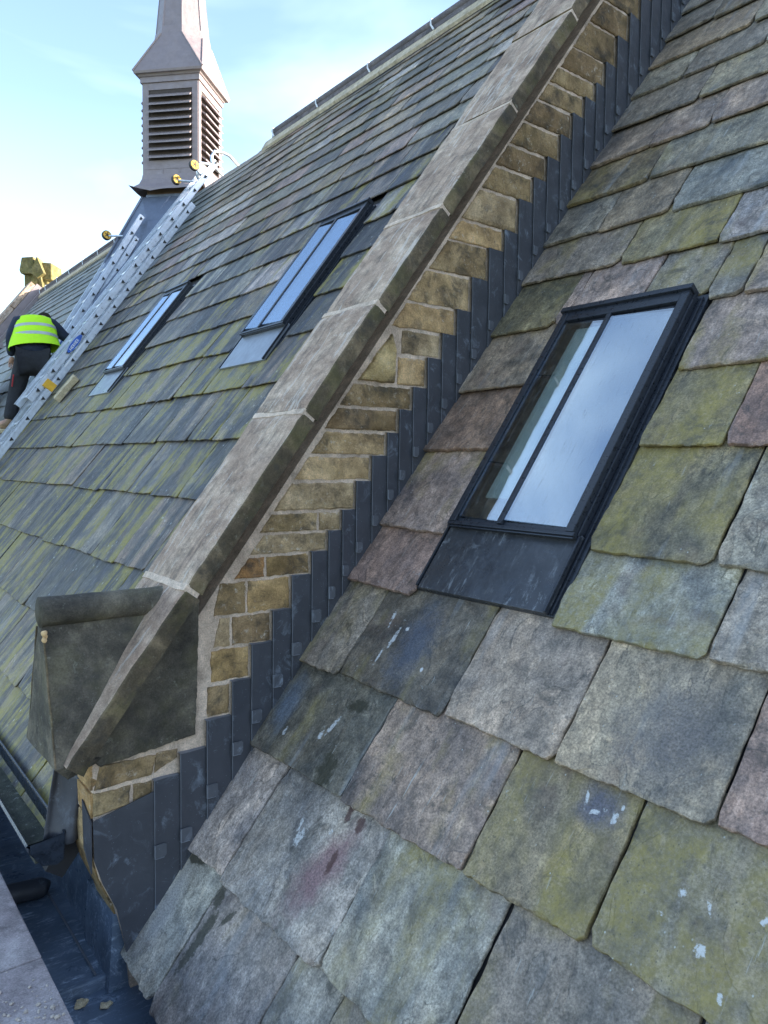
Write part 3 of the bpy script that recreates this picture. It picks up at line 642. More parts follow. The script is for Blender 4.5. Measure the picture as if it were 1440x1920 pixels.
# gableted kneeler with rolled ridge
bm = bmesh.new()
def xe(z): return xN(z, -1.14)
za, zb = -.485, -.985; ya, yn, yf = 2.63, 2.478, 2.835; x0 = .62
P = [V((x0, ya, za)), V((x0, yn, zb)), V((x0, yf, zb)), V((xe(za), ya, za)), V((xe(zb), yn, zb)), V((xe(zb), yf, zb)),
     V((x0+.05, yn+.03, zb-.05)), V((x0+.05, yf-.03, zb-.05)), V((.86, yn+.16, zb-.05)), V((.86, yf-.03, zb-.05))]
vs = [bm.verts.new(p) for p in P]
for f in ((0, 1, 2), (3, 5, 4), (0, 3, 4, 1), (0, 2, 5, 3), (1, 6, 7, 2), (1, 4, 8, 6), (2, 7, 9, 5), (4, 5, 9, 8), (6, 8, 9, 7)): bm.faces.new([vs[i] for i in f])
bmesh.ops.recalc_face_normals(bm, faces=bm.faces[:]); bmesh.ops.triangulate(bm, faces=bm.faces[:]); bmesh.ops.subdivide_edges(bm, edges=bm.edges[:], cuts=7, use_grid_fill=True)
for v in bm.verts: v.co += V([.005*MN.noise(v.co*9+V((0, 0, q*5))) for q in range(3)])+V([.002*MN.noise(v.co*40+V((0, 0, q*5))) for q in range(3)])
org = Matrix.Translation((.8, 2.6, -.8)); bm.transform(org.inverted())
kn = mesh_obj('kneeler_stone', bm, MKB, wall, mat4=WI @ org)
bm = bmesh.new(); pts = [V((x0-.004+(xe(za)+.03-x0)*k/14, ya, za-.015)) for k in range(15)]
tube(bm, pts, .050, 18)
for v in bm.verts: v.co += V([.003*MN.noise(v.co*16+V((0, 0, q*5))) for q in range(3)])
bm.transform(org.inverted()); bm.transform(Matrix.Translation((0, 0, 0)))
mesh_obj('ridge_roll', bm, MKB, kn, True, mat4=Matrix.Identity(4))
bm = bmesh.new()                                    # pale rim along the outer arrises of the gablet
for (p, q) in ((V((x0+.0, ya-.035, za-.07)), V((x0+.004, yn+.002, zb+.003))), (V((x0, ya+.045, za-.07)), V((x0+.003, yf-.002, zb+.003)))):
    tube(bm, [p+(q-p)*k/8+V([.003*MN.noise(V((k*1.7, c, 2))) for c in range(3)]) for k in range(9)],   .0034, 6)
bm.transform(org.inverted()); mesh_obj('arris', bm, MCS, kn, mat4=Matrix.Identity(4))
bm = bmesh.new()
for (dx, dz, s_) in ((0, 0, .011), (.010, -.014, .009), (-.004, -.022, .009)):
    bmesh.ops.create_icosphere(bm, subdivisions=2, radius=s_, matrix=Matrix.Translation((x0-.002+dx*.4, ya-.058+dx, za-.075+dz)))
for v in bm.verts: v.co += V([.004*MN.noise(v.co*60+V((0, 0, q*5))) for q in range(3)])
bm.transform(org.inverted()); mesh_obj('mortar_dab', bm, plain('buff_mortar_dab', (.62, .42, .22), .9), kn, mat4=Matrix.Identity(4))
# dark dressed block below the coping
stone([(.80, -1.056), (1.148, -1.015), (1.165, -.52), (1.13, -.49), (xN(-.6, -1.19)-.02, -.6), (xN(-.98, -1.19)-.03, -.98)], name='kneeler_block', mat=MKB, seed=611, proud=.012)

# ------------------------------------------------------------------ roof windows
def roof_window(s0, y_left, K, label, w_=.60, ln=1.14, mull=.44, pale=False):
    """x across, y up the slope, z out; three sides of frame, glazing bar, two panes, apron"""
    M = rmat(s0, y_left, -K)
    r_ = empty('roof_window', label, 'roof window', M, 'black framed conservation roof windows')
    def P(name, fn, m, bv=.003, lab=None, sm=False):
        bm = bmesh.new(); fn(bm)
        if bv: bevel(bm, bv, 2)
        o = mesh_obj(name, bm, m, r_, sm)
        if lab: o['label'] = lab
        return o
    P('lead_tray', lambda b: (box(b, -.045, w_+.045, -.285, ln+.02, -.03, -.012), box(b, w_+.026, w_+.030, -.28, ln, -.012, -.002), box(b, -.028, -.02, -.28, ln, -.012, .008)), MBK, .0015)
    P('apron', lambda b: box(b, -.012, w_+.012, -.285, .01, -.010, .004), MAP if not pale else MLP, .002)
    P('apron_rib', lambda b: box(b, w_+.006, w_+.016, -.285, .0, .004, .016), MBK, .002)
    h = .042
    P('side_rail', lambda b: (box(b, 0, .034, 0, ln, -.02, h), box(b, .034, .042, .04, ln-.045, .0, h-.012)), MBK)
    P('side_rail', lambda b: (box(b, w_-.034, w_, 0, ln, -.02, h), box(b, w_, w_+.008, 0, ln, -.01, .018), box(b, w_-.042, w_-.034, .04, ln-.045, .0, h-.012)), MBK)
    P('top_rail', lambda b: (box(b, .0345, w_-.0345, ln-.05, ln-.002, -.02, h-.002), box(b, -.008, w_+.008, ln-.004, ln+.02, .0, h+.012), box(b, .05, w_-.05, ln-.075, ln-.055, 0, h-.016)), MBK)
    P('bottom_rail', lambda b: (box(b, .0345, w_-.0345, .004, .022, -.01, h-.014), box(b, -.004, w_+.004, -.014, .002, .004, h-.004), box(b, -.004, w_+.004, -.022, -.0145, .028, h-.010)), MBK)
    xm = w_*mull
    P('glazing_bar', lambda b: box(b, xm-.011, xm+.011, .004, ln-.057, .0, h+.003), MBK)
    for (u0, u1, lb) in ((.0425, xm-.0115, 'left pane'), (xm+.0115, w_-.0425, 'right pane')):
        T_ = Matrix.Translation(((u0+u1)/2, 0, .030)) @ Matrix.Rotation(R(4.6 if lb == 'left pane' else 2.6), 4, 'Y')
        bm = bmesh.new(); box(bm, -(u1-u0)/2, (u1-u0)/2, .023, ln-.071, -.003, .003); mesh_obj('glass_pane', bm, MGL, r_, mat4=T_)['label'] = lb
    P('lining', lambda b: box(b, .043, w_-.043, .02, ln-.06, -.018, .01), MDK, 0)
    if not pale: P('lit_reveal_strip', lambda b: box(b, .098, .215, .13, ln-.09, .0102, .016), plain('pale_reveal', (.86, .86, .80), .8, 0, .08), .001)  # added pale strip under the glass, stands in for the lit inner reveal
    return r_
roof_window(1.02, 2.125, KN, 'large near roof window with blue sky in its panes, set in the big near slates', ln=1.09, w_=.59)
roof_window(2.10, 4.58, KL, 'roof window right beside the stone coping on the far slope, second nearest of the three', pale=True, ln=1.06, w_=.56)
roof_window(2.10, 7.41, KL, 'small-looking roof window nearest the ladders and the worker on the far slope', pale=True, ln=1.04, w_=.56)
# ------------------------------------------------------------------ gutters and parapet, bottom left
sole = empty('box_gutter', 'blue grey lead lined box gutter between the stone ledge and near slates', 'gutter', Matrix.Translation((.7, 2.6, -1.9)))
SI = sole.matrix_world.inverted()
def sp(name, bm, m, smooth=False): bm.transform(SI); return mesh_obj(name, bm, m, sole, smooth)
def lin(a, b, n): return [a+(b-a)*i/n for i in range(n+1)]
def lead_sheet(name, x0, x1, y0, y1, z, nx=8, ny=14, amp=.006):
    bm = bmesh.new(); g_ = [[bm.verts.new((x, y, z(x, y)+amp*MN.noise(V((x*7, y*7, 1)))+.002*MN.noise(V((x*30, y*30, 1))))) for x in lin(x0, x1, nx)] for y in lin(y0, y1, ny)]
    for a_, b_ in zip(g_, g_[1:]):
        for k in range(nx): bm.faces.new((a_[k], a_[k+1], b_[k+1], b_[k]))
    return sp(name, bm, MLG, True)
lead_sheet('gutter_sole', .30, 1.02, .6, 2.72, lambda x, y: -1.90+.02*(y-2.7)*.3)
lead_sheet('gutter_sole', .30, 1.02, 2.66, 5.2, lambda x, y: -1.855+.02*(y-2.7)*.3 - .0*(x))
bm = bmesh.new(); box(bm, .30, 1.0, 2.655, 2.675, -1.905, -1.853); bevel(bm, .006, 2); sp('gutter_step', bm, MLG)
bm = bmesh.new(); tube(bm, [V((.80, 2.68, -1.851)), V((.80, 3.0, -1.847)), V((.797, 3.38, -1.846))], .0045, 6); sp('lead_welt', bm, MWE)
bm = bmesh.new(); prism(bm, [V((.925, 2.9, -1.95)), V((.925, 2.9, -1.42)), V((.90, 2.9, -1.42)), V((.85, 2.9, -1.86)), V((.84, 2.9, -1.95))], V((0, 2.6, 0))); sp('gutter_upstand', bm, MLG)
bm = bmesh.new(); prism(bm, [V((.92, 2.62, -1.95)), V((.9, 2.62, -1.62)), V((.845, 2.62, -1.62)), V((.83, 2.62, -1.87)), V((.82, 2.62, -1.95))], V((0, .3, 0))); sp('gutter_upstand', bm, MLG)
bm = bmesh.new(); box(bm, .25, .95, 4.9, 5.3, -1.95, -1.6); sp('gutter_end', bm, MLG)
bm = bmesh.new(); box(bm, .94, 1.1, -1.0, 2.62, -2.0, -1.72); sp('gutter_upstand', bm, MLG)
bm = bmesh.new(); tube(bm, [V((.3, 3.36, -1.80)), V((.62, 3.34, -1.81)), V((.775, 3.33, -1.82)), V((.79, 3.33, -1.83))], [.042, .042, .042, .036], 16); o = sp('overflow_pipe', bm, MLD, True)
# stone ledge on the left
led = empty('stone_ledge', 'pale lilac stone ledge strewn with grit in the bottom left corner', 'ledge', Matrix.Translation((.3, 2.4, -1.5)))
LI = led.matrix_world.inverted()
for (ya_, yb_) in ((.4, 2.345), (2.351, 3.8), (3.806, 5.2)):
    bm = bmesh.new(); box(bm, -.25, .545, ya_, yb_, -1.58, -1.5); bevel(bm, .006, 2); bmesh.ops.subdivide_edges(bm, edges=bm.edges[:], cuts=4, use_grid_fill=True)
    for v in bm.verts: v.co += V([.003*MN.noise(v.co*14+V((0, 0, q*5))) for q in range(3)])
    bm.transform(LI); mesh_obj('ledge_slab', bm, MPB, led)
bm = bmesh.new(); box(bm, -.2, .50, .4, 5.2, -2.6, -1.582); bm.transform(LI); mesh_obj('ledge_wall', bm, MBR, led)
bm = bmesh.new(); r = random.Random(5)
for k in range(150):
    x, y, s_ = r.uniform(.36, .53), r.gauss(2.03, .13), abs(r.gauss(.0025, .0022))+.0012
    if x > .535 or y > 2.4: continue
    bmesh.ops.create_icosphere(bm, subdivisions=1, radius=s_, matrix=Matrix.Translation((x, y, -1.5+s_*.5)) @ Matrix.Rotation(r.random()*3, 4, 'X') @ Matrix.Diagonal((1, r.uniform(.6, 1), r.uniform(.5, .9), 1)))
for v in bm.verts: v.co += V([.0012*MN.noise(v.co*300+V((0, 0, q*5))) for q in range(3)])
tag(mesh_obj('grit', bm, MGR), 'loose stone grit and crumbs on the stone ledge', 'grit', kind='stuff')
for k, (x, y, s_, lab) in enumerate(((.80, 2.56, .018, 'small brown mortar lump lying in the lead gutter below the step'), (.735, 2.62, .02, 'brown stone chip against the left side of the lead gutter'), (.69, 2.46, .011, 'pale pebble at the bottom edge of the lead gutter'))):
    bm = bmesh.new(); bmesh.ops.create_icosphere(bm, subdivisions=3, radius=s_, matrix=Matrix.Diagonal((1.2, .8, .6, 1)))
    for v in bm.verts: v.co += V([s_*.55*MN.noise(v.co*45+V((k*7, 0, q*5))) for q in range(3)])+V([s_*.2*MN.noise(v.co*160+V((k*7, 0, q*5))) for q in range(3)])
    o = mesh_obj('stone_chip', bm, MGR if k == 2 else MWD); o.location = (x, y, -1.895); tag(o, lab, 'stone', 'loose bits in the gutter')

# hung gutter of the left roof
gut = empty('eaves_gutter', 'black ogee eaves gutter with silt in it, ending beside the kneeler', 'gutter', Matrix.Translation((.65, 2.76, -1.4)))
GI = gut.matrix_world.inverted()
def gp(name, bm, m, smooth=False): bm.transform(GI); return mesh_obj(name, bm, m, gut, smooth)
gx = [(.590, -1.344), (.597, -1.338), (.606, -1.348), (.606, -1.372), (.622, -1.392), (.634, -1.408), (.650, -1.428), (.694, -1.437), (.714, -1.425), (.721, -1.33)]
bm = bmesh.new(); rs = [[bm.verts.new((x, y, z)) for x, z in gx] for y in lin(2.76, 6.5, 10)]
for a_, b_ in zip(rs, rs[1:]):
    for k in range(len(gx)-1): bm.faces.new((a_[k], a_[k+1], b_[k+1], b_[k]))
o = gp('gutter_trough', bm, MGI); md = o.modifiers.new('t', 'SOLIDIFY'); md.thickness = .005
bm = bmesh.new(); prism(bm, [V((x, 2.752, z)) for x, z in gx], V((0, .006, 0))); gp('stop_end', bm, MGI)
bm = bmesh.new(); box(bm, .622, .712, 2.765, 6.4, -1.42, -1.405); bmesh.ops.subdivide_edges(bm, edges=bm.edges[:], cuts=12, use_grid_fill=True)
for v in bm.verts: v.co.z += .008*MN.noise(v.co*18)+.004*MN.noise(v.co*60)
gp('silt', bm, MMD)
bm = bmesh.new(); tube(bm, [V((.722, 2.76, -1.328)), V((.722, 4.5, -1.328)), V((.722, 6.5, -1.328))], .006, 8); gp('back_lip', bm, MGI)
for yy in (4.4, 5.4): bm = bmesh.new(); box(bm, .59, .73, yy, yy+.02, -1.345, -1.338); gp('bracket', bm, MGI)
# curved lead dressing hanging from the kneeler to the gutter
rows = []
for k in range(9):
    f = k/8; z = -1.10-.27*f; xl = .70-.012*sin(f*pi)-.045*f*f+.0; xr = .772-.004*f+.006*sin(f*6); row = []
    for j in range(7):
        g_ = j/6; row.append(V((xl+(xr-xl)*g_, 2.80+.03*sin(g_*pi*1.4+f)-.035*f*(1-g_)-.02*g_, z-.02*g_*(1-f)+.006*sin(g_*7))))
    rows.append(row)
o = sheet('lead_chute', rows, MLD, None, .004); tag(o, 'curved dark lead chute hanging from the kneeler into the eaves gutter', 'lead flashing')

# ------------------------------------------------------------------ turret
TM = Matrix.Translation((4.735, 11.10, 3.9)) @ Matrix.Rotation(-R(47.5), 4, 'Z')      # local -y faces the camera side
tur = empty('turret', 'lead clad louvred ventilation turret with spire on the roof ridge', 'turret', TM)
def tp(name, bm, m=MLT, parent=None, smooth=False): return mesh_obj(name, bm, m, parent or tur, smooth)
def frust(bm, r0, z0, r1, z1, sub=1):
    a_ = [bm.verts.new((sx*r0, sy*r0, z0)) for sx, sy in ((-1, -1), (1, -1), (1, 1), (-1, 1))]
    b_ = [bm.verts.new((sx*r1, sy*r1, z1)) for sx, sy in ((-1, -1), (1, -1), (1, 1), (-1, 1))]
    for i in range(4): bm.faces.new((a_[i], a_[(i+1) % 4], b_[(i+1) % 4], b_[i]))
    bm.faces.new(a_[::-1]); bm.faces.new(b_)
HB = .42
# the heights below come from the ridge: local z = world z - 3.9
bm = bmesh.new(); frust(bm, HB, .22, HB-.01, 1.62); tp('body', bm)
bm = bmesh.new()
frust(bm, HB+.035, 1.60, HB+.035, 1.68); frust(bm, HB+.05, 1.68, HB+.085, 1.74)
tp('cornice', bm)
bm = bmesh.new()                                    # broach roof: square eaves to octagon
e = .53; z0, z1, z2 = 1.74, 2.31, 2.43; q = .385; oc8 = []
sq = [bm.verts.new((sx*e, sy*e, z0)) for sx, sy in ((-1, -1), (1, -1), (1, 1), (-1, 1))]
sqb = [bm.verts.new((sx*(e-.01), sy*(e-.01), z0-.03)) for sx, sy in ((-1, -1), (1, -1), (1, 1), (-1, 1))]
k_ = q*math.tan(pi/8)
oc = [bm.verts.new((x, y, z1)) for x, y in ((-k_, -q), (k_, -q), (q, -k_), (q, k_), (k_, q), (-k_, q), (-q, k_), (-q, -k_))]
q2 = .365; k2 = q2*math.tan(pi/8)
oc2 = [bm.verts.new((x, y, z2)) for x, y in ((-k2, -q2), (k2, -q2), (q2, -k2), (q2, k2), (k2, q2), (-k2, q2), (-q2, k2), (-q2, -k2))]
for i in range(4):
    bm.faces.new((sq[i], sq[(i+1) % 4], oc[2*i+1], oc[2*i])); bm.faces.new((sq[(i+1) % 4], oc[(2*i+2) % 8], oc[2*i+1]))
    bm.faces.new((sqb[i], sqb[(i+1) % 4], sq[(i+1) % 4], sq[i]))
bm.faces.new(sqb[::-1])
for i in range(8): bm.faces.new((oc[i], oc[(i+1) % 8], oc2[(i+1) % 8], oc2[i]))
bmesh.ops.recalc_face_normals(bm, faces=bm.faces[:]); br = tp('broach_roof', bm)
bm = bmesh.new()                                    # rolls over the hips
for i in range(4):
    for j in (2*i, (2*i-1) % 8): tube(bm, [sq_p for sq_p in (V(((-1, 1, 1, -1)[i]*e, (-1, -1, 1, 1)[i]*e, z0+.01)), V(oc_p) if False else None) if sq_p is not None]+[V((((-k_, k_, q, q, k_, -k_, -q, -q)[j]), ((-q, -q, -k_, k_, q, q, k_, -k_)[j]), z1+.005))], .014, 6)
mesh_obj('hip_roll', bm, MLT, br)
bm = bmesh.new()
zt = 5.9; oc3 = [(x*.03, y*.03, zt) for x, y in ((-.41, -1), (.41, -1), (1, -.41), (1, .41), (.41, 1), (-.41, 1), (-1, .41), (-1, -.41))]
q3 = .355; k3 = q3*math.tan(pi/8)
b0 = [bm.verts.new((x, y, z2-.02)) for x, y in ((-k3, -q3), (k3, -q3), (q3, -k3), (q3, k3), (k3, q3), (-k3, q3), (-q3, k3), (-q3, -k3))]
b1 = [bm.verts.new(p) for p in oc3]
for i in range(8): bm.faces.new((b0[i], b0[(i+1) % 8], b1[(i+1) % 8], b1[i]))
bm.faces.new(b1); spi = tp('spire', bm)
bm = bmesh.new()
for i in range(8): tube(bm, [b for b in (V(((-k3, k3, q3, q3, k3, -k3, -q3, -q3)[i], (-q3, -q3, -k3, k3, q3, q3, k3, -k3)[i], z2-.02)), V(oc3[i]))], .010, 6)
mesh_obj('spire_roll', bm, MLT, spi)
for side in range(4):                                # louvres, corner boards, dark opening
    RM = Matrix.Rotation(side*pi/2, 4, 'Z')
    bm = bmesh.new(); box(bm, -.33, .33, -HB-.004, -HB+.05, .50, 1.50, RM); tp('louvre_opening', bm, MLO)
    bm = bmesh.new()
    for x0_, x1_ in ((-HB-.004, -.335), (.335, HB+.004)): box(bm, x0_, x1_, -HB-.016, -HB+.02, .24, 1.60, RM)
    box(bm, -.335, .335, -HB-.014, -HB+.02, 1.50, 1.60, RM); box(bm, -.335, .335, -HB-.014, -HB+.02, .24, .50, RM)
    tp('surround', bm)
    for k in range(9):
        zz = .52+k*.107
        bm = bmesh.new(); P = [V((-.33, -HB+.02, zz+.085)), V((-.33, -HB-.085, zz+.01)), V((-.33, -HB-.085, zz-.01)), V((-.33, -HB+.02, zz+.06))]
        P = [RM @ p for p in P]; prism(bm, P, RM.to_3x3() @ V((.66, 0, 0))); tp('louvre', bm)
# lead bay seams on the body and the roof
bm = bmesh.new(); box(bm, -HB-.006, HB+.006, -HB-.019, -HB-.0145, .375, .383); box(bm, -.12, -.112, -HB-.019, -HB-.0145, .26, .375); box(bm, .14, .148, -HB-.019, -HB-.0145, .26, .375); tp('lead_seam', bm)
# flared skirt with a torn lower edge
bm = bmesh.new(); prof2 = [(HB+.012, .30), (HB+.02, .24), (HB+.05, .16), (HB+.105, .09), (HB+.115, .05)]
rings = []
for j, (rad, zz) in enumerate(prof2):
    ring = []
    for side in range(4):
        for k in range(8):
            f = -1+2*k/8; p = V((f*rad, -rad, zz)); p = Matrix.Rotation(side*pi/2, 3, 'Z') @ p
            if j >= 3: p += V((0, 0, .035*MN.noise(p*5))); p *= 1+.03*MN.noise(p*7)
            if j == 4 and k == 0: p = p*1.08+V((0, 0, .05))
            ring.append(bm.verts.new(p))
    rings.append(ring)
for a_, b_ in zip(rings, rings[1:]):
    for k in range(32): bm.faces.new((a_[k], a_[(k+1) % 32], b_[(k+1) % 32], b_[k]))
o = tp('skirt', bm); md = o.modifiers.new('t', 'SOLIDIFY'); md.thickness = .006
bm = bmesh.new(); frust(bm, HB-.03, -.5, HB-.03, .26); tp('timber_kerb', bm, plain('stained_timber', (.12, .075, .05), .8))
bm = bmesh.new(); frust(bm, HB+.0, -.7, HB-.02, .03); tp('lower_cladding', bm, MLA)
# long lead apron running down the slope from the turret
TI = TM.inverted()
A = [V((4.10, 11.12, 3.93)), V((4.78, 10.58, 3.93)), V((3.55, 10.02, 1.9)), V((2.98, 10.85, 1.75)), V((3.95, 11.25, 3.55)), V((4.62, 10.6, 3.5))]
bm = bmesh.new()
top = [rp(5.75, 11.5, -KL+.35), rp(5.75, 10.45, -KL+.35)]
lowl, lowr = rp(3.15, 10.95, -KL+.03), rp(3.15, 10.1, -KL+.03)
f0 = [TM @ V((-HB-.02, -HB-.02, -.02)), TM @ V((HB+.02, -HB-.02, -.02))]
b_l, b_r = rp(5.6, 12.0, -KL), rp(5.85, 10.2, -KL)
m0 = [f0[0]*.62+lowl*.38+V((-.1, .0, -.14)), f0[1]*.62+lowr*.38+V((-.1, 0, -.14))]
vv = [bm.verts.new(TI @ p) for p in (f0[0], f0[1], m0[1], m0[0], lowr, lowl, b_l, b_r, rp(3.1, 11.1, -KL), rp(3.1, 9.9, -KL))]
for f in ((0, 1, 2, 3), (3, 2, 4, 5), (0, 3, 6), (3, 5, 8, 6), (1, 7, 2), (2, 7, 9, 4), (5, 4, 9, 8)): bm.faces.new([vv[i] for i in f])
bmesh.ops.recalc_face_normals(bm, faces=bm.faces[:]); tp('lead_apron', bm, MLA)
bm = bmesh.new()
for f_ in (0, .5, 1): tube(bm, [TI @ (f0[0]+(f0[1]-f0[0])*f_+V((-.005, -.005, 0))), TI @ (m0[0]+(m0[1]-m0[0])*f_+V((-.01, -.01, 0))), TI @ (lowl+(lowr-lowl)*f_+N*.015)], .016, 6)
tp('apron_roll', bm, MLA)

# ------------------------------------------------------------------ ladders
def ladder(M, s0, s1, s2, s3, label, n0=.045, web=.08, wheels=True, wd=.42):
    r_ = empty('roof_ladder', label, 'ladder', M, 'aluminium roof ladders on the far slope')
    def stile(x, z, a_, b_, nm='stile'):
        bm = bmesh.new(); box(bm, x-.004, x+.004, a_, b_, z, z+web); box(bm, x-.03, x+.004, a_, b_, z, z+.006); box(bm, x-.03, x+.004, a_, b_, z+web-.006, z+web)
        box(bm, x+.004, x+.009, a_, b_, z+web*.62, z+web*.70)
        return mesh_obj(nm, bm, MAL, r_)
    L1, L2, L3 = s1-s0, s2-s0, s3-s0
    for x in (0, -wd):
        stile(x, n0, 0, L1); stile(x-.012*(1 if x == 0 else -1), n0+web+.012, L2, L3)
    def rungs(z, a_, b_, off):
        y = a_+off
        while y < b_:
            bm = bmesh.new(); tube(bm, [V((-wd, y, z)), V((.002, y, z))], .016, 6); rg = mesh_obj('rung', bm, MAL, r_)
            bm = bmesh.new(); tube(bm, [V((.0045, y, z)), V((.0125, y, z))], .026, 3); mesh_obj('rung_end', bm, MBP, rg)
            y += .29
    rungs(n0+web*.45, 0, L1, .14); rungs(n0+web*1.45+.012, L2, L3, .14)
    # hook section over the ridge, with two wheels
    bm = bmesh.new(); arc = [V((0, L3-.25+.0, n0+web*2))]
    arc = [V((0, L3-.12, n0+web*1.5)), V((0, L3+.0, n0+web*2+.06)), V((0, L3+.10, n0+web*2+.07)), V((0, L3+.20, n0+web*1.6)), V((0, L3+.24, n0+web*.6)), V((0, L3+.24, -.12))]
    bm.free()
    for x in ((-.02, -wd+.02) if s3 > 5 else ()):
        bm = bmesh.new(); tube(bm, [p+V((x, 0, 0)) for p in arc], .020, 8); mesh_obj('ridge_hook', bm, MAL, r_, True)
    if wheels:
        for x in ((.03, -wd-.03) if s3 > 5 else (-wd-.03,)):
            bm = bmesh.new(); tube(bm, [V((x*.4-.1, L3-.30, n0+web*2)), V((x, L3-.36, n0+web*2+.15))], .014, 8); mesh_obj('axle', bm, MAL, r_)
            c = V((x, L3-.36, n0+web*2+.16)); bm = bmesh.new(); tube(bm, [c-V((.02, 0, 0)), c+V((.02, 0, 0))], .067, 24); wl = mesh_obj('wheel', bm, MBP, r_)
            bm = bmesh.new(); tube(bm, [c-V((.026, 0, 0)), c+V((.026, 0, 0))], .056, 24); mesh_obj('wheel_disc', bm, MYL, wl)
            bm = bmesh.new()
            for k in range(5):
                a_ = k*2*pi/5; box(bm, -.029, .029, -.005, .005, .010, .045, Matrix.Translation(c) @ Matrix.Rotation(a_, 4, 'X'))
            tube(bm, [c-V((.03, 0, 0)), c+V((.03, 0, 0))], .014, 10)
            mesh_obj('wheel_spoke_slot', bm, MBP, wl)
    return r_, n0, web
GLY = {'W': ['10001', '10001', '10101', '11011', '10001'], 'E': ['111', '100', '110', '100', '111'], 'R': ['110', '101', '110', '101', '101'], 'N': ['1001', '1101', '1011', '1001', '1001']}
def werner(r_, x, yc, z, hh=.034):
    """oval blue badge with the maker's lettering on the stile"""
    bm = bmesh.new(); n = 28; a_ = .14; b_ = hh
    vs = [bm.verts.new((x, yc+a_*cos(2*pi*k/n), z+b_*sin(2*pi*k/n))) for k in range(n)]; f = bm.faces.new(vs)
    bdg = mesh_obj('badge', bm, MBL, r_)
    bm = bmesh.new(); cur = yc-.098; px = .0063
    for ch in 'WERNER':
        gph = GLY[ch]
        for rr_, row in enumerate(gph):
            for cc_, b in enumerate(row):
                if b == '1': box(bm, x+.0005, x+.0025, cur+cc_*px, cur+(cc_+1)*px, z+px*(2.5-rr_)-px, z+px*(2.5-rr_))
        cur += px*(len(gph[0])+1.0)
    box(bm, x+.0003, x+.002, yc-.30, yc+.12, z-.075, z-.058)
    mesh_obj('badge_lettering', bm, MWH, bdg)
r1, n0, wb = ladder(rmat(.55, 8.68, -KL) @ Matrix.Rotation(.15, 4, 'Z'), .55, 5.2, 1.75, 5.98, 'long aluminium roof ladder nearest the slates, with two yellow wheels at its top')
werner(r1, .0145, 2.05, n0+wb*1.6)
bm = bmesh.new(); box(bm, -.05, .012, 1.42, 1.52, .05, .17); mesh_obj('end_cap', bm, MYL, r1)
pa, pb = rp(2.1, 10.22, -1.36), rp(4.78, 10.69, -1.12)
yd = (pb-pa).normalized(); xd = (V((0, -1, 0))-yd*V((0, -1, 0)).dot(yd)).normalized(); zd = xd.cross(yd)
LM = Matrix(((xd.x, yd.x, zd.x, pa.x), (xd.y, yd.y, zd.y, pa.y), (xd.z, yd.z, zd.z, pa.z), (0, 0, 0, 1)))
r2, n0, wb = ladder(LM, 1.2, 4.0, 1.25, 4.35, 'second aluminium roof ladder behind the worker, left of the lead apron', n0=-.14)
werner(r2, .0145, .75, n0+wb*1.6, .034)
# timber packing block under the first ladder
bm = bmesh.new(); box(bm, -.16, .16, -.05, .05, 0, .07); bevel(bm, .006, 1); bmesh.ops.subdivide_edges(bm, edges=bm.edges[:], cuts=2, use_grid_fill=True)
for v in bm.verts: v.co += V([.008*MN.noise(v.co*12+V((0, 0, q*5))) for q in range(3)])
o = mesh_obj('timber_block', bm, MWD); o.matrix_world = rmat(1.98, 8.42, -KL+.0) @ Matrix.Rotation(R(75), 4, 'Z'); tag(o, 'rough pale timber packing block under the near ladder', 'timber block')

# ------------------------------------------------------------------ worker
PO = rt*0+(Fw+rt*((70-720)/1407.8)-up*((690-960)/1407.8))*9.15
FH = V((sin(YAW), cos(YAW), 0)); RH = V((cos(YAW), -sin(YAW), 0))
FH = V((sin(YAW-R(25)), cos(YAW-R(25)), 0)); RH = V((cos(YAW-R(25)), -sin(YAW-R(25)), 0))    # square to the line of sight at the left edge
PM = Matrix(((RH.x, FH.x, 0, PO.x), (RH.y, FH.y, 0, PO.y), (0, 0, 1, PO.z), (0, 0, 0, 1)))
per = empty('person', 'worker in navy top, black trousers and yellow hi-vis vest bending over the ladders', 'person', PM)
pxm = 1/151.
def J(x, y, f=0.): return V(((x-70)*pxm, f, (690-y)*pxm))
def skin(name, verts, edges, rad, mat, sub=2, root=0, parent=per):
    me = bpy.data.meshes.new(name); me.from_pydata([tuple(v) for v in verts], edges, []); me.materials.append(mat)
    o = link(name, me, parent); m = o.modifiers.new('skin', 'SKIN')
    for i, q in enumerate(me.skin_vertices[0].data): q.radius = (rad[i], rad[i]) if not isinstance(rad[i], tuple) else rad[i]; q.use_root = (i == root)
    m.use_smooth_shade = True; s_ = o.modifiers.new('sub', 'SUBSURF'); s_.levels = sub; s_.render_levels = sub
    return o
# skeleton
pel, wai, che, nek, hed = J(62, 672), J(64, 650, .06), J(68, 617, .17), J(76, 600, .28), J(84, 592, .42)
sl_, el_, wl_ = J(38, 607, .17), J(27, 640, .10), J(27, 668, .22)
sr_, er_, wr_ = J(98, 607, .17), J(120, 628, .20), J(146, 624, .26)
hl, kl, al_, tl_ = J(47, 680), J(34, 735, .03), J(22, 790, -.05), J(6, 797, -.10)
hr, kr, ar, tr_ = J(80, 680), J(78, 738, .12), J(64, 786, .05), J(52, 793, .0)
vts = [pel, wai, che, nek, hed, sl_, el_, wl_, sr_, er_, wr_, hl, kl, al_, tl_, hr, kr, ar, tr_]
edg = [(0, 1), (1, 2), (2, 3), (3, 4), (2, 5), (5, 6), (6, 7), (2, 8), (8, 9), (9, 10), (0, 11), (11, 12), (12, 13), (13, 14), (0, 15), (15, 16), (16, 17), (17, 18)]
rad = [.13, .12, .14, .06, .095, .06, .045, .032, .06, .045, .032, .09, .06, .04, .04, .09, .06, .04, .04]
skin('body', vts, edg, rad, MSK)
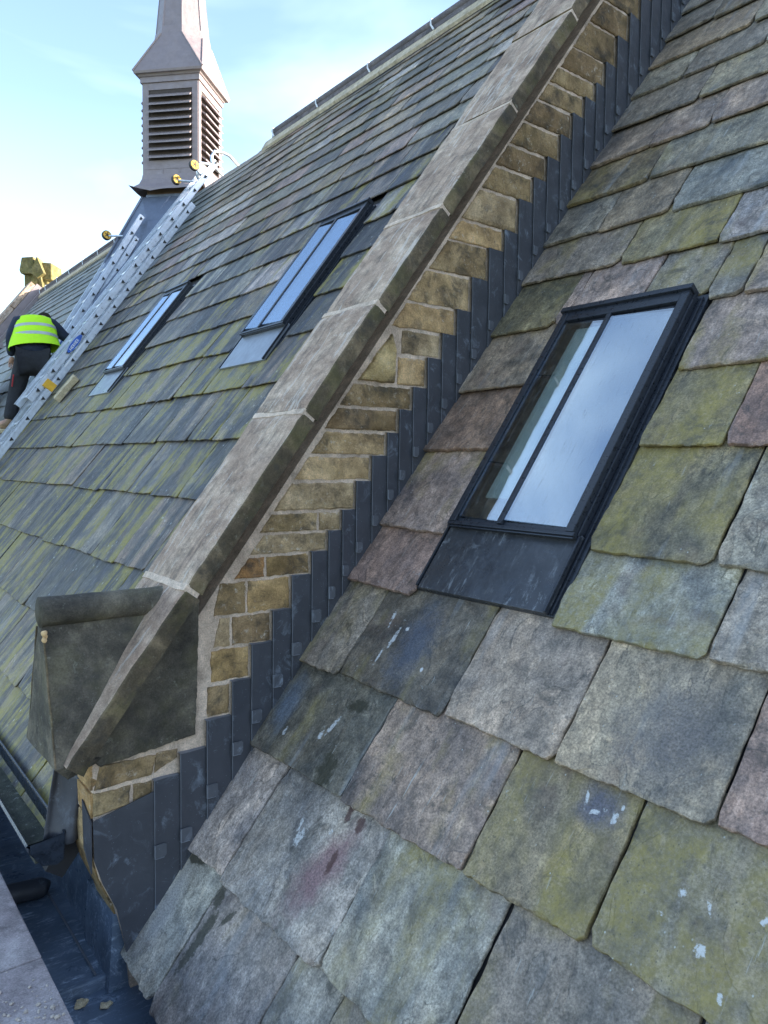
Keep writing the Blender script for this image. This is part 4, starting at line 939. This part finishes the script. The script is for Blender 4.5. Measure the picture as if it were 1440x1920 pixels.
skin('jacket', [J(64, 676), J(64, 655, .05), J(66, 628, .15), J(70, 609, .22), J(76, 599, .27), sl_, J(30, 628, .12), el_, wl_, sr_, J(111, 618, .19), er_, wr_],
     [(0, 1), (1, 2), (2, 3), (3, 4), (3, 5), (5, 6), (6, 7), (7, 8), (3, 9), (9, 10), (10, 11), (11, 12)], [(.235, .19), (.205, .17), (.20, .17), (.17, .15), .10, .092, .078, .068, .052, .092, .078, .07, .05], MNV)
skin('trousers', [J(63, 678), hl, J(41, 708, .02), kl, J(28, 762, -.01), al_, hr, J(80, 710, .05), kr, J(70, 764, .08), ar],
     [(0, 1), (1, 2), (2, 3), (3, 4), (4, 5), (0, 6), (6, 7), (7, 8), (8, 9), (9, 10)], [.17, .125, .115, .092, .085, .075, .125, .115, .092, .085, .075], MTR)
for a_, b_ in ((al_, tl_), (ar, tr_)):
    skin('boot', [a_+V((.01, .02, .02)), a_+V((0, 0, -.035)), (a_+b_)/2+V((0, 0, -.03)), b_+V((0, 0, -.01))], [(0, 1), (1, 2), (2, 3)], [.062, .058, .05, .042], MBT, root=1)
def hand(w0, w1, side):                             # palm with four curled fingers and a thumb
    d = (w1-w0).normalized(); q = d.cross(V((0, 0, 1))).normalized(); u_ = q.cross(d)
    P = [w1, w1+d*.05, w1+d*.085]; E_ = [(0, 1), (1, 2)]; Rr = [.026, (.036, .018), (.036, .016)]
    for k in range(4):
        o_ = q*(.030-.02*k)*side; b = len(P); ln = (.032, .036, .034, .026)[k]
        P += [w1+d*.085+o_, w1+d*(.085+ln)+o_-u_*.008, w1+d*(.09+ln*1.4)+o_-u_*.03, w1+d*(.085+ln*1.35)+o_-u_*.05]; E_ += [(2, b), (b, b+1), (b+1, b+2), (b+2, b+3)]; Rr += [.010, .009, .0085, .0075]
    b = len(P); P += [w1+d*.03+q*.04*side, w1+d*.055+q*.055*side-u_*.02, w1+d*.075+q*.05*side-u_*.035]; E_ += [(1, b), (b, b+1), (b+1, b+2)]; Rr += [.013, .011, .009]
    skin('hand', P, E_, Rr, MSK, sub=1, root=0)
hand(el_, wl_, 1); hand(er_, wr_, -1)
skin('hair', [hed+V((0, -.0, .02)), hed+V((.0, .03, .03))], [(0, 1)], [.10, .095], MHR)
# vest: elliptical shell over the torso
def ell(c, a_, b_, tilt, n=36, rot=0.):
    out = []
    for k in range(n):
        th = 2*pi*k/n; p = V((a_*cos(th), b_*sin(th), tilt*sin(th)*b_)); p = Matrix.Rotation(rot, 3, 'Y') @ p; out.append(c+p)
    return out
vr = []
prof3 = [(69, 597, .235, .10, .24), (68, 604, .232, .20, .175), (67, 615, .17, .235, .185), (66, 628, .125, .25, .19), (66, 640, .09, .262, .195), (67, 650, .06, .285, .205), (68, 657, .05, .305, .215)]
prof3 = [(69, 600, .20, .205, .15), (68, 609, .175, .235, .175), (67, 620, .145, .245, .188), (66, 632, .11, .256, .195), (66, 644, .08, .275, .203), (67, 655, .05, .30, .215)]
bm = bmesh.new(); rings = []
for i, (x, y, f, a_, b_) in enumerate(prof3): rings.append([bm.verts.new(p) for p in ell(J(x, y, f), a_, b_, -.35 if i < 2 else -.2, rot=-.10*i/5)])
for a_, b_ in zip(rings, rings[1:]):
    for k in range(36): bm.faces.new((a_[k], a_[(k+1) % 36], b_[(k+1) % 36], b_[k]))
o = mesh_obj('hi_vis_vest', bm, MVS, per, True); md = o.modifiers.new('t', 'SOLIDIFY'); md.thickness = .006; md = o.modifiers.new('s', 'SUBSURF'); md.levels = md.render_levels = 2
for (y, h_, f0_, a0, b0_) in ((617, 5.2, .153, .247, .19), (634, 5.6, .106, .262, .2)):
    bm = bmesh.new(); rr2 = [[bm.verts.new(p) for p in ell(J(67, y+dy*h_, f0_-dy*.012), a0+.004+dy*.004, b0_+.005, -.22, rot=-.06)] for dy in (-.5, 0, .5)]
    for a_, b_ in zip(rr2, rr2[1:]):
        for k in range(36): bm.faces.new((a_[k], a_[(k+1) % 36], b_[(k+1) % 36], b_[k]))
    v_ = mesh_obj('reflective_band', bm, MTP, o, True)
bm = bmesh.new(); tube(bm, [J(31, 706, -.10), J(29, 718, -.085), J(28, 727, -.07)], .008, 6); mesh_obj('red_pocket_trim', bm, MRD, per)
# working platform under his boots
bm = bmesh.new(); box(bm, -.30, .30, -.16, .12, -.05, 0); bevel(bm, .006, 1)
c = PM @ ((tl_+ar)/2+V((.02, .02, -.085)))
o = mesh_obj('timber_board', bm, MWD); o.matrix_world = Matrix.Translation(c) @ Matrix.Rotation(-YAW+R(25), 4, 'Z'); tag(o, 'short timber board under the worker\'s boots', 'board')

# ------------------------------------------------------------------ far end: slate hung dormer cheek, gable coping, finial
dor = empty('dormer', 'dark slate hung dormer cheek behind the worker at the left edge', 'dormer', Matrix.Translation((1.75, 12.2, .2)))
bm = bmesh.new(); box(bm, -1.9, .62, 0, 1.6, -1.6, 1.42); mesh_obj('dormer_wall', bm, MDS, dor)
for k in range(9):
    for j in range(6):
        bm = bmesh.new(); x_ = -.15*(k % 2)+.62-(j+1)*.36; box(bm, x_+.005, x_+.35, -.035, -.0, -1.35+k*.29, -1.35+k*.29+.31); 
        for v in bm.verts:
            if v.co.y < -.02 and v.co.z > -1.2+k*.29: v.co.y = -.012
        mesh_obj('slate', bm, MDS, dor)
bm = bmesh.new(); box(bm, -1.95, .66, -.10, 1.7, 1.42, 1.5); mesh_obj('dormer_roof_edge', bm, MLT, dor)
far = empty('gable_coping', 'far stone gable coping with lead behind it, left of the finial', 'coping', rmat(2.0, 19.6, -KL))
for k in range(7):
    bm = bmesh.new(); box(bm, -.28, .28, -1.4+k*.78, -.635+k*.78, .22, .34); bevel(bm, .01, 1); mesh_obj('coping_stone', bm, MCT, far)
bm = bmesh.new(); box(bm, -.2, .28, -1.4, 4.1, -.3, .215); mesh_obj('gable_upstand', bm, MLT, far)
bm = bmesh.new(); box(bm, .30, .52, -1.4, 4.1, -.02, .07); mesh_obj('lead_strip', bm, MLT, far)
fi = empty('finial', 'mossy gableted stone finial on the far gable apex', 'finial', Matrix.Translation((4.78, 19.75, 3.72)) @ Matrix.Rotation(-R(38), 4, 'Z'))
bm = bmesh.new(); box(bm, -.30, .26, -.2, .3, -.3, 1.02); bevel(bm, .03, 2); mesh_obj('shaft', bm, MFI, fi)
bm = bmesh.new(); prism(bm, [V((-.33, -.32, .72)), V((-.36, -.32, .80)), V((-.30, -.32, 1.10)), V((-.02, -.32, 1.12)), V((-.02, -.32, .72))], V((0, .6, 0))); bevel(bm, .02, 2); mesh_obj('gablet', bm, MFI, fi)
bm = bmesh.new()
for pts in (((-.27, -.05), (-.05, -.05), (.13, .52), (.02, .80)), ((.28, -.05), (.13, -.05), (.08, .52), (.12, .9)),):
    prism(bm, [V((x, -.34, z)) for x, z in pts], V((0, .2, 0)))
prism(bm, [V((-.06, -.4, .72)), V((.10, -.4, 1.10)), V((.26, -.4, .72)), V((.1, -.4, .60))], V((0, .3, 0)))
mesh_obj('gablet_front', bm, MFI, fi)
bm = bmesh.new(); box(bm, .14, .38, -.25, .35, .6, 1.0); bevel(bm, .03, 2); mesh_obj('gablet', bm, MFI, fi)

# ------------------------------------------------------------------ body of the building under the roofs and the slopes turned away
bl = empty('church_building', 'sandstone body of the church below and behind the slate roof slopes', 'building', Matrix.Translation((5, 8, -9)))
BI = bl.matrix_world.inverted()
def bp(name, bm, m): bm.transform(BI); return mesh_obj(name, bm, m, bl)
bm = bmesh.new(); box(bm, 1.05, 8.2, 2.9, 20.2, -9, -1.75); bp('wall', bm, MBR)
bm = bmesh.new(); box(bm, 1.15, 8.2, -1.6, 2.7, -9, -2.25); bp('wall', bm, MBR)
rx = rp(5.95, 0, -KL-.13)
bm = bmesh.new(); prism(bm, [V((rx.x, 2.86, rx.z)), V((rx.x+3.8, 2.86, rx.z-5.1)), V((rx.x+3.8, 2.86, rx.z-5.2)), V((rx.x, 2.86, rx.z-.12))], V((0, 17.4, 0))); bp('away_slope', bm, MFS)
rx = rp(6.3, 0, -KN-.14)
bm = bmesh.new(); prism(bm, [V((rx.x, -1.2, rx.z)), V((rx.x+3.8, -1.2, rx.z-5.1)), V((rx.x+3.8, -1.2, rx.z-5.2)), V((rx.x, -1.2, rx.z-.12))], V((0, 3.8, 0))); bp('away_slope', bm, MFS)
